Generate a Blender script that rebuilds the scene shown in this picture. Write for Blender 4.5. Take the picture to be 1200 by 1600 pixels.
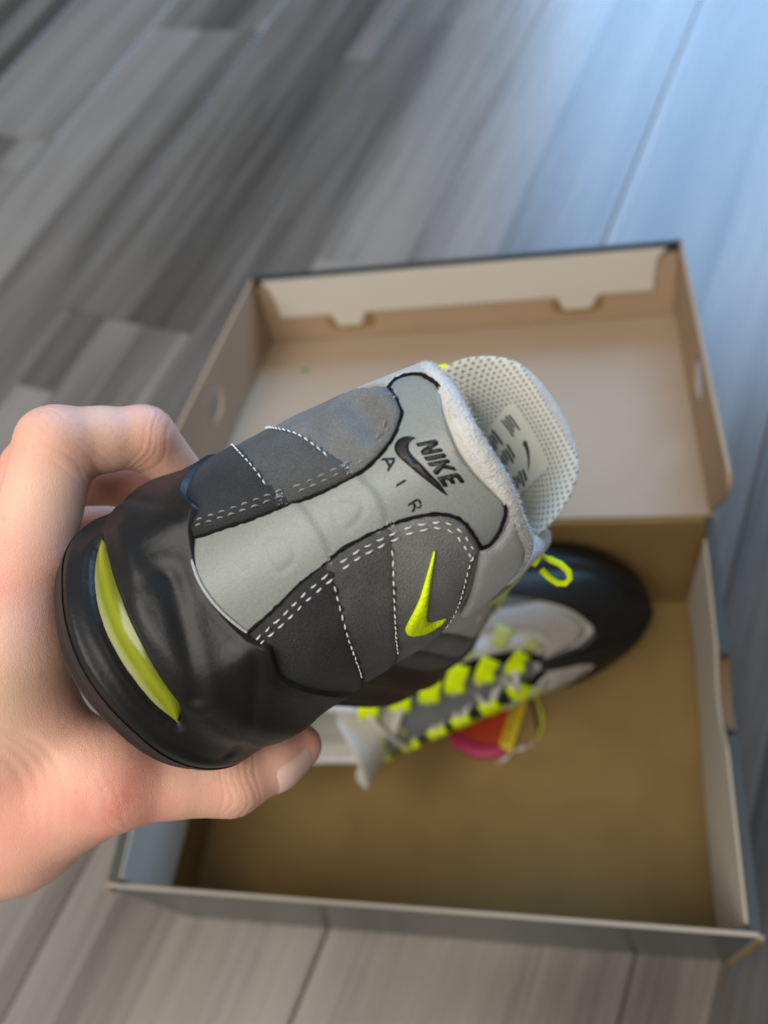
import bpy, bmesh, math, random
import numpy as np
from mathutils import Matrix, Vector
from mathutils.geometry import delaunay_2d_cdt

for o in list(bpy.data.objects):
    bpy.data.objects.remove(o, do_unlink=True)
scene = bpy.context.scene
col = scene.collection
MM = 0.001

# ------------------------------------------------------------------ camera
cam_data = bpy.data.cameras.new('camera')
cam = bpy.data.objects.new('camera', cam_data)
col.objects.link(cam)
RC = np.array([[0.97568371, 0.09516994, -0.19744361],
               [-0.02322803, -0.85084664, -0.52490042],
               [-0.21794897, 0.51672302, -0.8279466]])
cm = Matrix.Identity(4)
for i in range(3):
    cm[i][0] = RC[0][i]
    cm[i][1] = -RC[1][i]
    cm[i][2] = -RC[2][i]
cm[0][3], cm[1][3], cm[2][3] = 0.26148, -0.06048, 0.59671
cam.matrix_world = cm
cam_data.sensor_fit = 'VERTICAL'
cam_data.sensor_height = 32.0
cam_data.lens = 32.0 * 1375.117 / 1600.0
cam_data.clip_start = 0.01
cam_data.clip_end = 60.0
cam_data.dof.use_dof = True
cam_data.dof.focus_distance = 0.211
cam_data.dof.aperture_fstop = (cam_data.lens * 0.001) / 0.0032
scene.camera = cam

# ------------------------------------------------------------------ light (indoor daylight)
world = bpy.data.worlds.new('World')
scene.world = world
world.use_nodes = True
bg = world.node_tree.nodes['Background']
bg.inputs['Color'].default_value = (1.0, 0.965, 0.92, 1)
bg.inputs['Strength'].default_value = 0.16

def area(name, loc, target, sx, sy, power, color):
    d = bpy.data.lights.new(name, 'AREA')
    d.shape = 'RECTANGLE'
    d.size, d.size_y, d.energy, d.color = sx, sy, power, color
    o = bpy.data.objects.new(name, d)
    col.objects.link(o)
    o.location = loc
    o.rotation_euler = (Vector(target) - Vector(loc)).to_track_quat('-Z', 'Y').to_euler()
    return o
area('window_light', (0.95, 2.6, 1.45), (0.3, 0.5, 0.1), 1.7, 1.6, 76, (0.34, 0.61, 1.0))
area('room_fill', (-0.30, -0.70, 1.85), (0.15, 0.05, 0.35), 1.7, 1.5, 37, (1.0, 0.94, 0.86))  # added soft fill above and behind the camera, standing in for room bounce

scene.view_settings.view_transform = 'Standard'
scene.view_settings.look = 'None'
scene.view_settings.exposure = 0.22
scene.view_settings.gamma = 1.0
scene.render.engine = 'CYCLES'
scene.cycles.use_denoising = True
scene.cycles.max_bounces = 8
scene.cycles.sample_clamp_indirect = 6.0

# ------------------------------------------------------------------ helpers
def tag(o, label=None, cat=None, group=None, kind=None):
    if label: o['label'] = label
    if cat: o['category'] = cat
    if group: o['group'] = group
    if kind: o['kind'] = kind
    return o

def empty(name, mat=None):
    o = bpy.data.objects.new(name, None)
    o.empty_display_size = 0.02
    col.objects.link(o)
    if mat is not None:
        o.matrix_world = mat
    return o

def mk(name, verts, faces, mats, parent=None, smooth=True, midx=None, uvs=None, scale=MM):
    """verts in mm -> one mesh object"""
    me = bpy.data.meshes.new(name)
    v = np.asarray(verts, float) * scale
    me.from_pydata([tuple(p) for p in v], [], [tuple(int(i) for i in f) for f in faces])
    if not isinstance(mats, (list, tuple)):
        mats = [mats]
    for m in mats:
        me.materials.append(m)
    if midx is not None:
        me.polygons.foreach_set('material_index', np.asarray(midx, dtype=np.int32))
    if uvs is not None:
        lay = me.uv_layers.new(name='UVMap')
        li = np.zeros(len(me.loops), dtype=np.int32)
        me.loops.foreach_get('vertex_index', li)
        lay.data.foreach_set('uv', np.asarray(uvs, dtype=np.float32)[li].ravel())
    me.polygons.foreach_set('use_smooth', np.full(len(me.polygons), smooth))
    me.update()
    o = bpy.data.objects.new(name, me)
    col.objects.link(o)
    if parent is not None:
        o.parent = parent
    return o

def gridfaces(n, m, closed_u=False, flip=False):
    f = []
    for i in range(n if closed_u else n - 1):
        j = (i + 1) % n
        for k in range(m - 1):
            q = (i * m + k, j * m + k, j * m + k + 1, i * m + k + 1)
            f.append(q[::-1] if flip else q)
    return f

def fix_normals(o):
    bm = bmesh.new(); bm.from_mesh(o.data)
    bmesh.ops.recalc_face_normals(bm, faces=bm.faces)
    bm.to_mesh(o.data); bm.free()
    return o

# ------------------------------------------------------------------ materials
def new_mat(name):
    m = bpy.data.materials.new(name)
    m.use_nodes = True
    nt = m.node_tree
    return m, nt, nt.nodes['Principled BSDF'], nt.links

def simple(name, colr, rough=0.6, spec=0.5, bump=0.0, bscale=300.0, var=0.0, vscale=60.0, detail=4.0, sheen=0.0, sub=0.0, metallic=0.0, fine=0.0):
    m, nt, b, L = new_mat(name)
    b.inputs['Roughness'].default_value = rough
    b.inputs['Specular IOR Level'].default_value = spec
    b.inputs['Metallic'].default_value = metallic
    if sheen:
        b.inputs['Sheen Weight'].default_value = sheen
        b.inputs['Sheen Roughness'].default_value = 0.4
    if sub:
        b.inputs['Subsurface Weight'].default_value = sub
        b.inputs['Subsurface Radius'].default_value = (0.004, 0.004, 0.003)
        b.inputs['Subsurface Scale'].default_value = 1.0
    tc = nt.nodes.new('ShaderNodeTexCoord')
    base = nt.nodes.new('ShaderNodeRGB'); base.outputs[0].default_value = (*colr, 1)
    out = base.outputs[0]
    if var:
        n = nt.nodes.new('ShaderNodeTexNoise'); n.inputs['Scale'].default_value = vscale; n.inputs['Detail'].default_value = 5
        L.new(tc.outputs['Object'], n.inputs['Vector'])
        mr = nt.nodes.new('ShaderNodeMapRange'); mr.inputs['From Min'].default_value = .3; mr.inputs['From Max'].default_value = .7
        mr.inputs['To Min'].default_value = 1 - var; mr.inputs['To Max'].default_value = 1 + var
        L.new(n.outputs['Fac'], mr.inputs['Value'])
        mx = nt.nodes.new('ShaderNodeVectorMath'); mx.operation = 'SCALE'
        L.new(out, mx.inputs[0]); L.new(mr.outputs[0], mx.inputs['Scale']); out = mx.outputs[0]
    if fine:
        n = nt.nodes.new('ShaderNodeTexNoise'); n.inputs['Scale'].default_value = 2600; n.inputs['Detail'].default_value = 2
        L.new(tc.outputs['Object'], n.inputs['Vector'])
        mr = nt.nodes.new('ShaderNodeMapRange'); mr.inputs['From Min'].default_value = .35; mr.inputs['From Max'].default_value = .65
        mr.inputs['To Min'].default_value = 1 - fine; mr.inputs['To Max'].default_value = 1 + fine
        L.new(n.outputs['Fac'], mr.inputs['Value'])
        mx = nt.nodes.new('ShaderNodeVectorMath'); mx.operation = 'SCALE'
        L.new(out, mx.inputs[0]); L.new(mr.outputs[0], mx.inputs['Scale']); out = mx.outputs[0]
    L.new(out, b.inputs['Base Color'])
    if bump:
        n = nt.nodes.new('ShaderNodeTexNoise'); n.inputs['Scale'].default_value = bscale; n.inputs['Detail'].default_value = detail
        L.new(tc.outputs['Object'], n.inputs['Vector'])
        bp = nt.nodes.new('ShaderNodeBump'); bp.inputs['Strength'].default_value = bump; bp.inputs['Distance'].default_value = 0.0006
        L.new(n.outputs['Fac'], bp.inputs['Height']); L.new(bp.outputs[0], b.inputs['Normal'])
    return m

def mesh_fabric(name, colr, hole, cell=1.55, sub=0.0):
    """knitted spacer mesh: rows of little round holes; UV is in mm"""
    m, nt, b, L = new_mat(name)
    b.inputs['Roughness'].default_value = 0.75
    b.inputs['Specular IOR Level'].default_value = 0.25
    uv = nt.nodes.new('ShaderNodeTexCoord')
    mp = nt.nodes.new('ShaderNodeMapping'); mp.inputs['Scale'].default_value = (1 / cell, 1 / cell / 0.866, 1)
    L.new(uv.outputs['UV'], mp.inputs['Vector'])
    sep = nt.nodes.new('ShaderNodeSeparateXYZ'); L.new(mp.outputs[0], sep.inputs[0])
    def math1(op, a, bb=None, c=None):
        n = nt.nodes.new('ShaderNodeMath'); n.operation = op
        for i, x in enumerate((a, bb, c)):
            if x is None: continue
            if isinstance(x, (int, float)): n.inputs[i].default_value = x
            else: L.new(x, n.inputs[i])
        return n.outputs[0]
    row = math1('FLOOR', sep.outputs['Y'])
    odd = math1('MODULO', row, 2.0); odd = math1('ABSOLUTE', odd)
    xs = math1('ADD', sep.outputs['X'], math1('MULTIPLY', odd, 0.5))
    fx = math1('SUBTRACT', math1('FRACT', xs), 0.5); fy = math1('SUBTRACT', math1('FRACT', sep.outputs['Y']), 0.5)
    d = math1('SQRT', math1('ADD', math1('MULTIPLY', fx, fx), math1('MULTIPLY', fy, fy)))
    mr = nt.nodes.new('ShaderNodeMapRange'); mr.interpolation_type = 'SMOOTHSTEP'
    mr.inputs['From Min'].default_value = .12; mr.inputs['From Max'].default_value = .36
    L.new(d, mr.inputs['Value'])
    mix = nt.nodes.new('ShaderNodeMix'); mix.data_type = 'RGBA'
    mix.inputs['A'].default_value = (*hole, 1); mix.inputs['B'].default_value = (*colr, 1)
    L.new(mr.outputs[0], mix.inputs['Factor'])
    L.new(mix.outputs['Result'], b.inputs['Base Color'])
    bp = nt.nodes.new('ShaderNodeBump'); bp.inputs['Strength'].default_value = .8; bp.inputs['Distance'].default_value = .0006
    L.new(mr.outputs[0], bp.inputs['Height']); L.new(bp.outputs[0], b.inputs['Normal'])
    return m

MAT = {}
MAT['suede_dark'] = simple('suede_dark', (.031, .0325, .033), .9, .2, bump=.5, bscale=2200, var=.25, vscale=70, sheen=.05, fine=.25)
MAT['suede_mid'] = simple('suede_mid', (.077, .079, .079), .9, .2, bump=.5, bscale=2200, var=.22, vscale=70, sheen=.06, fine=.22)
MAT['suede_light'] = simple('suede_light', (.155, .159, .158), .9, .2, bump=.5, bscale=2200, var=.18, vscale=70, sheen=.06, fine=.18)
MAT['suede_pale'] = simple('suede_pale', (.42, .43, .42), .85, .25, bump=.4, bscale=1800, var=.1, vscale=60, sheen=.15, fine=.1)
MAT['reflective'] = simple('reflective_panel', (.235, .257, .243), .42, .5, bump=.10, bscale=2500, var=.03, vscale=40, fine=.10)
MAT['edge_black'] = simple('cut_edge_black', (.006, .006, .007), .9, .2, bump=.6, bscale=1800)
MAT['print_black'] = simple('print_black', (.008, .008, .009), .45, .4)
MAT['black_sole'] = simple('black_sole', (.0075, .0078, .0082), .46, .38, bump=.17, bscale=620, detail=3, var=.15, vscale=90)
MAT['outsole'] = simple('outsole_rubber', (.016, .0155, .016), .55, .4, bump=.3, bscale=600)
MAT['terry'] = simple('terry_rim', (.60, .60, .59), .95, .15, bump=1.0, bscale=1500, var=.1, vscale=300, sheen=.3)
MAT['lining'] = mesh_fabric('lining_mesh', (.74, .74, .66), (.44, .44, .38))
MAT['vamp_mesh'] = mesh_fabric('vamp_mesh', (.46, .44, .40), (.25, .24, .22), cell=2.0)
MAT['tongue_outer'] = simple('tongue_outer', (.22, .235, .25), .85, .2, bump=.5, bscale=900, var=.1)
MAT['tongue_cream'] = simple('tongue_cream', (.58, .54, .47), .85, .2, bump=.5, bscale=700, var=.06)
MAT['quarter'] = simple('quarter_pale', (.52, .51, .47), .8, .25, bump=.3, bscale=900, var=.07, vscale=50)
MAT['eyestay'] = simple('eyestay_translucent', (.50, .50, .48), .5, .4, bump=.1, bscale=500)
MAT['neon'] = simple('neon_webbing', (.78, .98, .003), .75, .2, bump=.6, bscale=1300, var=.06, vscale=200)
MAT['neon_soft'] = simple('neon_under_film', (.50, .55, .17), .55, .4)
MAT['lace'] = simple('lace_cotton', (.62, .60, .55), .9, .2, bump=.7, bscale=1200, var=.05)
MAT['thread_white'] = simple('thread_white', (.66, .66, .64), .7, .3)
MAT['thread_grey'] = simple('thread_grey', (.24, .245, .25), .7, .3)
MAT['label'] = simple('tongue_label', (.80, .80, .70), .6, .3, var=.04)
MAT['label_print'] = simple('label_print', (.05, .055, .05), .6, .3)
MAT['kraft'] = simple('kraft_board', (.255, .166, .062), .8, .25, bump=.25, bscale=500, var=.08, vscale=25)
MAT['kraft_pale'] = simple('lid_board', (.40, .30, .212), .68, .28, bump=.12, bscale=400, var=.03, vscale=12)
MAT['board_white'] = simple('white_board', (.58, .54, .47), .6, .35, var=.02, vscale=10)
MAT['board_grey'] = simple('grey_board', (.052, .062, .062), .65, .22, bump=.05, bscale=200)
MAT['board_gloss'] = simple('grey_board_gloss', (.030, .036, .035), .26, .22, bump=.03, bscale=60)
MAT['board_dark'] = simple('dark_board_rim', (.022, .026, .022), .6, .3)
MAT['board_edge'] = simple('board_raw_edge', (.42, .36, .29), .9, .2, bump=.4, bscale=700)
MAT['green_ink'] = simple('green_ink', (.02, .30, .08), .6, .3)
MAT['nail'] = simple('fingernail', (.84, .58, .49), .42, .4, var=.04, sub=.15)

def window_gel():
    m, nt, b, L = new_mat('air_unit_gel')
    b.inputs['Roughness'].default_value = .28
    b.inputs['Coat Weight'].default_value = .6
    b.inputs['Coat Roughness'].default_value = .22
    b.inputs['Subsurface Weight'].default_value = .35
    b.inputs['Subsurface Radius'].default_value = (.006, .006, .001)
    b.inputs['Subsurface Scale'].default_value = 1
    at = nt.nodes.new('ShaderNodeTexCoord')
    sep = nt.nodes.new('ShaderNodeSeparateXYZ'); L.new(at.outputs['UV'], sep.inputs[0])
    n = nt.nodes.new('ShaderNodeTexNoise'); n.inputs['Scale'].default_value = 55; n.inputs['Detail'].default_value = 1
    L.new(at.outputs['Object'], n.inputs['Vector'])
    ad = nt.nodes.new('ShaderNodeMath'); ad.operation = 'MULTIPLY_ADD'; ad.inputs[1].default_value = .32
    L.new(n.outputs['Fac'], ad.inputs[0]); L.new(sep.outputs['Y'], ad.inputs[2])
    r = nt.nodes.new('ShaderNodeValToRGB')
    r.color_ramp.elements[0].position = .0; r.color_ramp.elements[0].color = (.20, .22, .07, 1)
    r.color_ramp.elements[1].position = 1.0; r.color_ramp.elements[1].color = (.15, .18, .002, 1)
    for pos, c in ((.24, (.40, .42, .22, 1)), (.42, (.30, .33, .07, 1)), (.54, (.20, .235, .003, 1)), (.78, (.26, .30, .004, 1))):
        e = r.color_ramp.elements.new(pos); e.color = c
    L.new(ad.outputs[0], r.inputs[0]); L.new(r.outputs[0], b.inputs['Base Color'])
    return m
MAT['gel'] = window_gel()

def skin_mat():
    m, nt, b, L = new_mat('skin')
    b.inputs['Roughness'].default_value = .46
    b.inputs['Specular IOR Level'].default_value = .42
    b.inputs['Subsurface Weight'].default_value = .10
    b.inputs['Subsurface Radius'].default_value = (.0042, .0018, .001)
    b.inputs['Subsurface Scale'].default_value = 1.0
    tc = nt.nodes.new('ShaderNodeTexCoord')
    def noise(scale, detail=4, rough=.55):
        n = nt.nodes.new('ShaderNodeTexNoise'); n.inputs['Scale'].default_value = scale; n.inputs['Detail'].default_value = detail
        n.inputs['Roughness'].default_value = rough
        L.new(tc.outputs['Object'], n.inputs['Vector']); return n.outputs['Fac']
    r = nt.nodes.new('ShaderNodeValToRGB')
    for i, (p, c) in enumerate(((.30, (.82, .545, .395)), (.46, (.83, .50, .375)), (.58, (.82, .42, .32)), (.70, (.74, .27, .21)))):
        e = r.color_ramp.elements[i] if i < 2 else r.color_ramp.elements.new(p)
        e.position = p; e.color = (*c, 1)
    L.new(noise(24, 5), r.inputs[0])
    # small freckles and pores
    v = nt.nodes.new('ShaderNodeTexVoronoi'); v.inputs['Scale'].default_value = 130; L.new(tc.outputs['Object'], v.inputs['Vector'])
    mr = nt.nodes.new('ShaderNodeMapRange'); mr.inputs['From Min'].default_value = .04; mr.inputs['From Max'].default_value = .16
    mr.inputs['To Min'].default_value = .88; mr.inputs['To Max'].default_value = 1
    L.new(v.outputs['Distance'], mr.inputs['Value'])
    mx = nt.nodes.new('ShaderNodeVectorMath'); mx.operation = 'SCALE'
    L.new(r.outputs[0], mx.inputs[0]); L.new(mr.outputs[0], mx.inputs['Scale'])
    # red over the knuckles (vertex attribute)
    at = nt.nodes.new('ShaderNodeAttribute'); at.attribute_name = 'flush'
    mixr = nt.nodes.new('ShaderNodeMix'); mixr.data_type = 'RGBA'
    L.new(at.outputs['Fac'], mixr.inputs['Factor']); L.new(mx.outputs[0], mixr.inputs['A'])
    mixr.inputs['B'].default_value = (.70, .25, .19, 1)
    L.new(mixr.outputs['Result'], b.inputs['Base Color'])
    # fine skin relief: crossing lines + pores
    v2 = nt.nodes.new('ShaderNodeTexVoronoi'); v2.feature = 'DISTANCE_TO_EDGE'; v2.inputs['Scale'].default_value = 1500
    L.new(tc.outputs['Object'], v2.inputs['Vector'])
    mr2 = nt.nodes.new('ShaderNodeMapRange'); mr2.inputs['From Max'].default_value = .12; L.new(v2.outputs['Distance'], mr2.inputs['Value'])
    add = nt.nodes.new('ShaderNodeMath'); add.operation = 'MULTIPLY_ADD'; add.inputs[1].default_value = .35
    L.new(mr2.outputs[0], add.inputs[0]); L.new(noise(260, 4), add.inputs[2])
    bp = nt.nodes.new('ShaderNodeBump'); bp.inputs['Strength'].default_value = .34; bp.inputs['Distance'].default_value = .0005
    L.new(add.outputs[0], bp.inputs['Height']); L.new(bp.outputs[0], b.inputs['Normal'])
    return m
MAT['skin'] = skin_mat()

def plank_mat():
    m, nt, b, L = new_mat('laminate_plank')
    b.inputs['Specular IOR Level'].default_value = .5
    tc = nt.nodes.new('ShaderNodeTexCoord'); oi = nt.nodes.new('ShaderNodeObjectInfo')
    off = nt.nodes.new('ShaderNodeVectorMath'); off.operation = 'SCALE'; off.inputs['Scale'].default_value = 37.0
    comb = nt.nodes.new('ShaderNodeCombineXYZ')
    L.new(oi.outputs['Random'], comb.inputs[0]); L.new(oi.outputs['Random'], comb.inputs[1]); L.new(oi.outputs['Random'], comb.inputs[2])
    L.new(comb.outputs[0], off.inputs[0])
    def coord(sx, sy, sz=1):
        a = nt.nodes.new('ShaderNodeVectorMath'); a.operation = 'ADD'
        L.new(tc.outputs['Object'], a.inputs[0]); L.new(off.outputs[0], a.inputs[1])
        mp = nt.nodes.new('ShaderNodeMapping'); mp.inputs['Scale'].default_value = (sx, sy, sz); L.new(a.outputs[0], mp.inputs[0])
        return mp.outputs[0]
    def noise(vec, detail, rough=.6, dist=0.0):
        n = nt.nodes.new('ShaderNodeTexNoise'); n.inputs['Scale'].default_value = 1; n.inputs['Detail'].default_value = detail
        n.inputs['Roughness'].default_value = rough; n.inputs['Distortion'].default_value = dist
        L.new(vec, n.inputs['Vector']); return n.outputs['Fac']
    # x along the plank, y across
    broad = noise(coord(1.3, 17), 3, .5, .3)
    grain = noise(coord(5, 190), 5, .65, .4)
    figure = noise(coord(4.0, 30), 4, .6, 1.2)
    def mad(a, k, c):
        n = nt.nodes.new('ShaderNodeMath'); n.operation = 'MULTIPLY_ADD'; n.inputs[1].default_value = k
        L.new(a, n.inputs[0])
        if isinstance(c, float): n.inputs[2].default_value = c
        else: L.new(c, n.inputs[2])
        return n.outputs[0]
    sx = nt.nodes.new('ShaderNodeSeparateXYZ'); L.new(tc.outputs['Object'], sx.inputs[0])
    def m2(op, a, b_):
        n = nt.nodes.new('ShaderNodeMath'); n.operation = op
        for i, x in enumerate((a, b_)):
            if isinstance(x, float): n.inputs[i].default_value = x
            else: L.new(x, n.inputs[i])
        return n.outputs[0]
    strip = m2('FLOOR', m2('MULTIPLY', m2('ADD', sx.outputs['Y'], m2('MULTIPLY', oi.outputs['Random'], .05)), 21.0), 0.0)
    w1 = nt.nodes.new('ShaderNodeTexWhiteNoise'); w1.noise_dimensions = '2D'
    cb = nt.nodes.new('ShaderNodeCombineXYZ'); L.new(strip, cb.inputs[0]); L.new(m2('MULTIPLY', oi.outputs['Random'], 91.0), cb.inputs[1]); L.new(cb.outputs[0], w1.inputs['Vector'])
    segm = m2('FLOOR', m2('ADD', m2('MULTIPLY', sx.outputs['X'], .75), m2('MULTIPLY', w1.outputs['Value'], 7.0)), 0.0)
    w2 = nt.nodes.new('ShaderNodeTexWhiteNoise'); w2.noise_dimensions = '3D'
    cb2 = nt.nodes.new('ShaderNodeCombineXYZ'); L.new(strip, cb2.inputs[0]); L.new(segm, cb2.inputs[1]); L.new(m2('MULTIPLY', oi.outputs['Random'], 57.0), cb2.inputs[2]); L.new(cb2.outputs[0], w2.inputs['Vector'])
    s = mad(broad, .85, -.60)
    s = mad(w2.outputs['Value'], .50, s)
    s = mad(grain, .36, s); s = mad(figure, .38, s); s = mad(oi.outputs['Random'], .34, s)
    r = nt.nodes.new('ShaderNodeValToRGB')
    cols = ((.10, (.036, .031, .027)), (.36, (.079, .068, .057)), (.58, (.142, .124, .105)), (.92, (.255, .226, .194)))
    for i, (p, c) in enumerate(cols):
        e = r.color_ramp.elements[i] if i < 2 else r.color_ramp.elements.new(p)
        e.position = p; e.color = (*c, 1)
    L.new(s, r.inputs[0]); L.new(r.outputs[0], b.inputs['Base Color'])
    rr = nt.nodes.new('ShaderNodeMapRange'); rr.inputs['To Min'].default_value = .20; rr.inputs['To Max'].default_value = .33
    L.new(grain, rr.inputs['Value']); L.new(rr.outputs[0], b.inputs['Roughness'])
    bp = nt.nodes.new('ShaderNodeBump'); bp.inputs['Strength'].default_value = .25; bp.inputs['Distance'].default_value = .0006
    L.new(grain, bp.inputs['Height']); L.new(bp.outputs[0], b.inputs['Normal'])
    return m
MAT['plank'] = plank_mat()
MAT['subfloor'] = simple('plank_underlay', (.03, .028, .026), .9, .1)  # dark base sheet under the planks, visible in the gaps
# ------------------------------------------------------------------ floor: laminate planks
ANG = math.radians(72.6)
fl = mk('floor', [(a * math.cos(ANG) + c * math.sin(ANG), a * math.sin(ANG) - c * math.cos(ANG), -9) for a, c in ((-1200, 2130), (3650, 2130), (3650, -2400), (-1200, -2400))], [(0, 1, 2, 3)], MAT['subfloor'], smooth=False)
tag(fl, kind='structure')
PW, PL, GAP = 180.0, 1230.0, 0.5
def plank_mesh():
    bm = bmesh.new()
    bmesh.ops.create_cube(bm, size=1)
    for v in bm.verts:
        v.co.x *= (PL - GAP) * MM; v.co.y *= (PW - GAP) * MM; v.co.z = v.co.z * 8 * MM - 4 * MM
    bmesh.ops.bevel(bm, geom=[e for e in bm.edges if all(v.co.z > -1e-4 for v in e.verts)], offset=.9 * MM, segments=1, affect='EDGES')
    me = bpy.data.meshes.new('plank'); bm.to_mesh(me); bm.free()
    me.materials.append(MAT['plank']); return me
pm = plank_mesh()
random.seed(11)
ca, sa = math.cos(ANG), math.sin(ANG)
for r in range(-13, 13):
    c0 = -86 + 180 * r + 90                    # centre of the row, across the planks
    shift = 469 if r == -2 else (726 if r == -4 else random.uniform(0, PL))
    for k in range(-2, 3):
        a0 = shift + k * PL + PL / 2
        x, y = a0 * ca + c0 * sa, a0 * sa - c0 * ca
        o = bpy.data.objects.new('plank', pm); col.objects.link(o)
        o.parent = fl
        o.location = (x * MM, y * MM, 0); o.rotation_euler = (0, 0, ANG)

# ------------------------------------------------------------------ shoe box
BW, BD, BH = 340.0, 231.5, 114.6
TILT = 0.2517
box = empty('shoe_box')
tag(box, 'open dark grey cardboard shoe box with kraft brown inside and hinged lid folded back', 'box')

def slab(name, poly, thick, frame, mats, parent, midx=(0, 1, 2), hole=None, bev=0.0):
    """poly in (a,b) mm, extruded by thick along c; frame maps (a,b,c)->xyz. midx: (front c=thick, back c=0, sides)"""
    bm = bmesh.new()
    def ring(p, c): return [bm.verts.new(Vector(frame(a, b, c)) * MM) for a, b in p]
    if hole is None:
        f0 = ring(poly, 0); f1 = ring(poly, thick)
        bm.faces.new(f0[::-1]).material_index = midx[1]
        bm.faces.new(f1).material_index = midx[0]
        n = len(poly)
        for i in range(n):
            bm.faces.new((f0[i], f0[(i + 1) % n], f1[(i + 1) % n], f1[i])).material_index = midx[2]
    else:
        allp = list(poly) + list(hole)
        n, h = len(poly), len(hole)
        co, ed, fa, *_ = delaunay_2d_cdt([Vector(p) for p in allp], [(i, (i + 1) % n) for i in range(n)] + [(n + i, n + (i + 1) % h) for i in range(h)], [], 1, 1e-6)
        def inside(p, q):
            c = False; j = len(q) - 1
            for i in range(len(q)):
                if (q[i][1] > p[1]) != (q[j][1] > p[1]) and p[0] < (q[j][0] - q[i][0]) * (p[1] - q[i][1]) / (q[j][1] - q[i][1]) + q[i][0]: c = not c
                j = i
            return c
        f0 = ring([tuple(c) for c in co], 0); f1 = ring([tuple(c) for c in co], thick)
        for f in fa:
            cx = sum(co[i][0] for i in f) / 3; cy = sum(co[i][1] for i in f) / 3
            if inside((cx, cy), poly) and not inside((cx, cy), hole):
                bm.faces.new([f0[i] for i in f][::-1]).material_index = midx[1]
                bm.faces.new([f1[i] for i in f]).material_index = midx[0]
        for lo, hi in ((0, n), (n, n + h)):
            m = hi - lo
            for i in range(m):
                a, b = lo + i, lo + (i + 1) % m
                bm.faces.new((f0[a], f0[b], f1[b], f1[a])).material_index = midx[2]
        for v in [v for v in bm.verts if not v.link_faces]: bm.verts.remove(v)
    bmesh.ops.recalc_face_normals(bm, faces=bm.faces)
    if bev:
        es = [e for e in bm.edges if len(e.link_faces) == 2 and e.calc_face_angle(0) > 1.0]
        bmesh.ops.bevel(bm, geom=es, offset=bev * MM, segments=2, affect='EDGES', profile=.6)
    me = bpy.data.meshes.new(name); bm.to_mesh(me); bm.free()
    for m in mats: me.materials.append(m)
    o = bpy.data.objects.new(name, me); col.objects.link(o); o.parent = parent
    return o
G, K, W_, E_, KP = MAT['board_grey'], MAT['kraft'], MAT['board_white'], MAT['board_edge'], MAT['kraft_pale']
T5 = 5.0
slab('bottom_panel', [(3, 3), (BW - 3, 3), (BW - 3, BD - 3), (3, BD - 3)], 2.2, lambda a, b, c: (a, b, .4 + c), [K, G, G], box)
# front wall: thin single board, pale raw top edge
slab('front_wall', [(.6, .3), (BW - .6, .3), (BW - .6, BH - .6), (240, BH - .2), (120, BH - .9), (.6, BH)], 2.4, lambda a, b, c: (a, c, b), [K, MAT['board_gloss'], G], box, midx=(0, 1, 1), bev=.4)
slab('rim_strip', [(0.9, 0), (BW - 1.2, 0), (BW - 1.2, .7), (240, .9), (120, .5), (0.9, .9)], 1.7, lambda a, b, c: (a, .1 + c, BH - .45 + b), [E_, E_, E_], box)
slab('back_wall', [(T5, .3), (BW - T5, .3), (BW - T5, BH - .5), (T5, BH - .5)], 2.4, lambda a, b, c: (a, BD - 2.6 + c, b), [G, K, K], box, midx=(0, 1, 1))
# side walls, double board with a rolled grey rim; the right one has a thumb notch
nt_ = [(BD - .2, .3), (BD - .2, BH), (143, BH + .3)] + [(120 + 22 * math.cos(t), BH - 12 * abs(math.sin(t)) ** .55) for t in np.linspace(.12, math.pi - .12, 17)] + [(97, BH + .3), (2.6, BH), (2.6, .3)]
slab('side_wall', nt_, T5, lambda a, b, c: (BW - T5 + c, a, b), [G, K, G], box, midx=(0, 1, 2), bev=.5)
slab('side_wall', [(BD - .2, .3), (BD - .2, BH), (2.6, BH), (2.6, .3)], T5, lambda a, b, c: (c, a, b), [K, G, G], box, midx=(0, 1, 2), bev=.5)
kn = simple('notch_board', (.16, .10, .05), .85, .2, bump=.3, bscale=500)
slab('notch_edge', [(140 - 2 * i, BH - 1.2 - 10.2 * math.sin(math.pi * i / 20) ** .55) for i in range(21)] + [(100 + 2 * i, BH - 3.2 - 10.2 * math.sin(math.pi * i / 20) ** .55) for i in range(21)], T5 + .5, lambda a, b, c: (BW - T5 - .25 + c, a, b), [kn, kn, kn], box)
# white inner flaps folded over the side walls
def flap(x, ys, zs, sgn, name='inner_flap'):
    n = len(ys); V = []
    for y, zb in zip(ys, zs):
        bow = 1.8 + 1.2 * math.sin(y / 31.0)
        V += [(x, y, BH - 3.2), (x + sgn * .3, y, BH - 18), (x + sgn * bow * .6, y, (BH - 18 + zb) / 2), (x + sgn * bow, y, zb)]
    V2 = [(a - sgn * .9, b, c + (0.0 if i % 4 else .2)) for i, (a, b, c) in enumerate(V)]
    F = gridfaces(n, 4); m = len(V)
    F2 = [tuple(i + m for i in f[::-1]) for f in F]
    side = [(i * 4 + 3, (i + 1) * 4 + 3, (i + 1) * 4 + 3 + m, i * 4 + 3 + m) for i in range(n - 1)] + [(i * 4, i * 4 + m, (i + 1) * 4 + m, (i + 1) * 4) for i in range(n - 1)]
    side += [(k, k + 1, k + 1 + m, k + m) for k in range(3)] + [((n - 1) * 4 + k + 1, (n - 1) * 4 + k, (n - 1) * 4 + k + m, (n - 1) * 4 + k + 1 + m) for k in range(3)]
    o = mk(name, V + V2, F + F2 + side, W_, box, smooth=False); return fix_normals(o)
ys = np.linspace(6, BD - 14, 26)
zr = [20 + 4 * math.sin(y / 26) + (5 if y > 170 else 0) for y in ys]
yl = np.linspace(5, BD - 12, 20)
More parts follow.
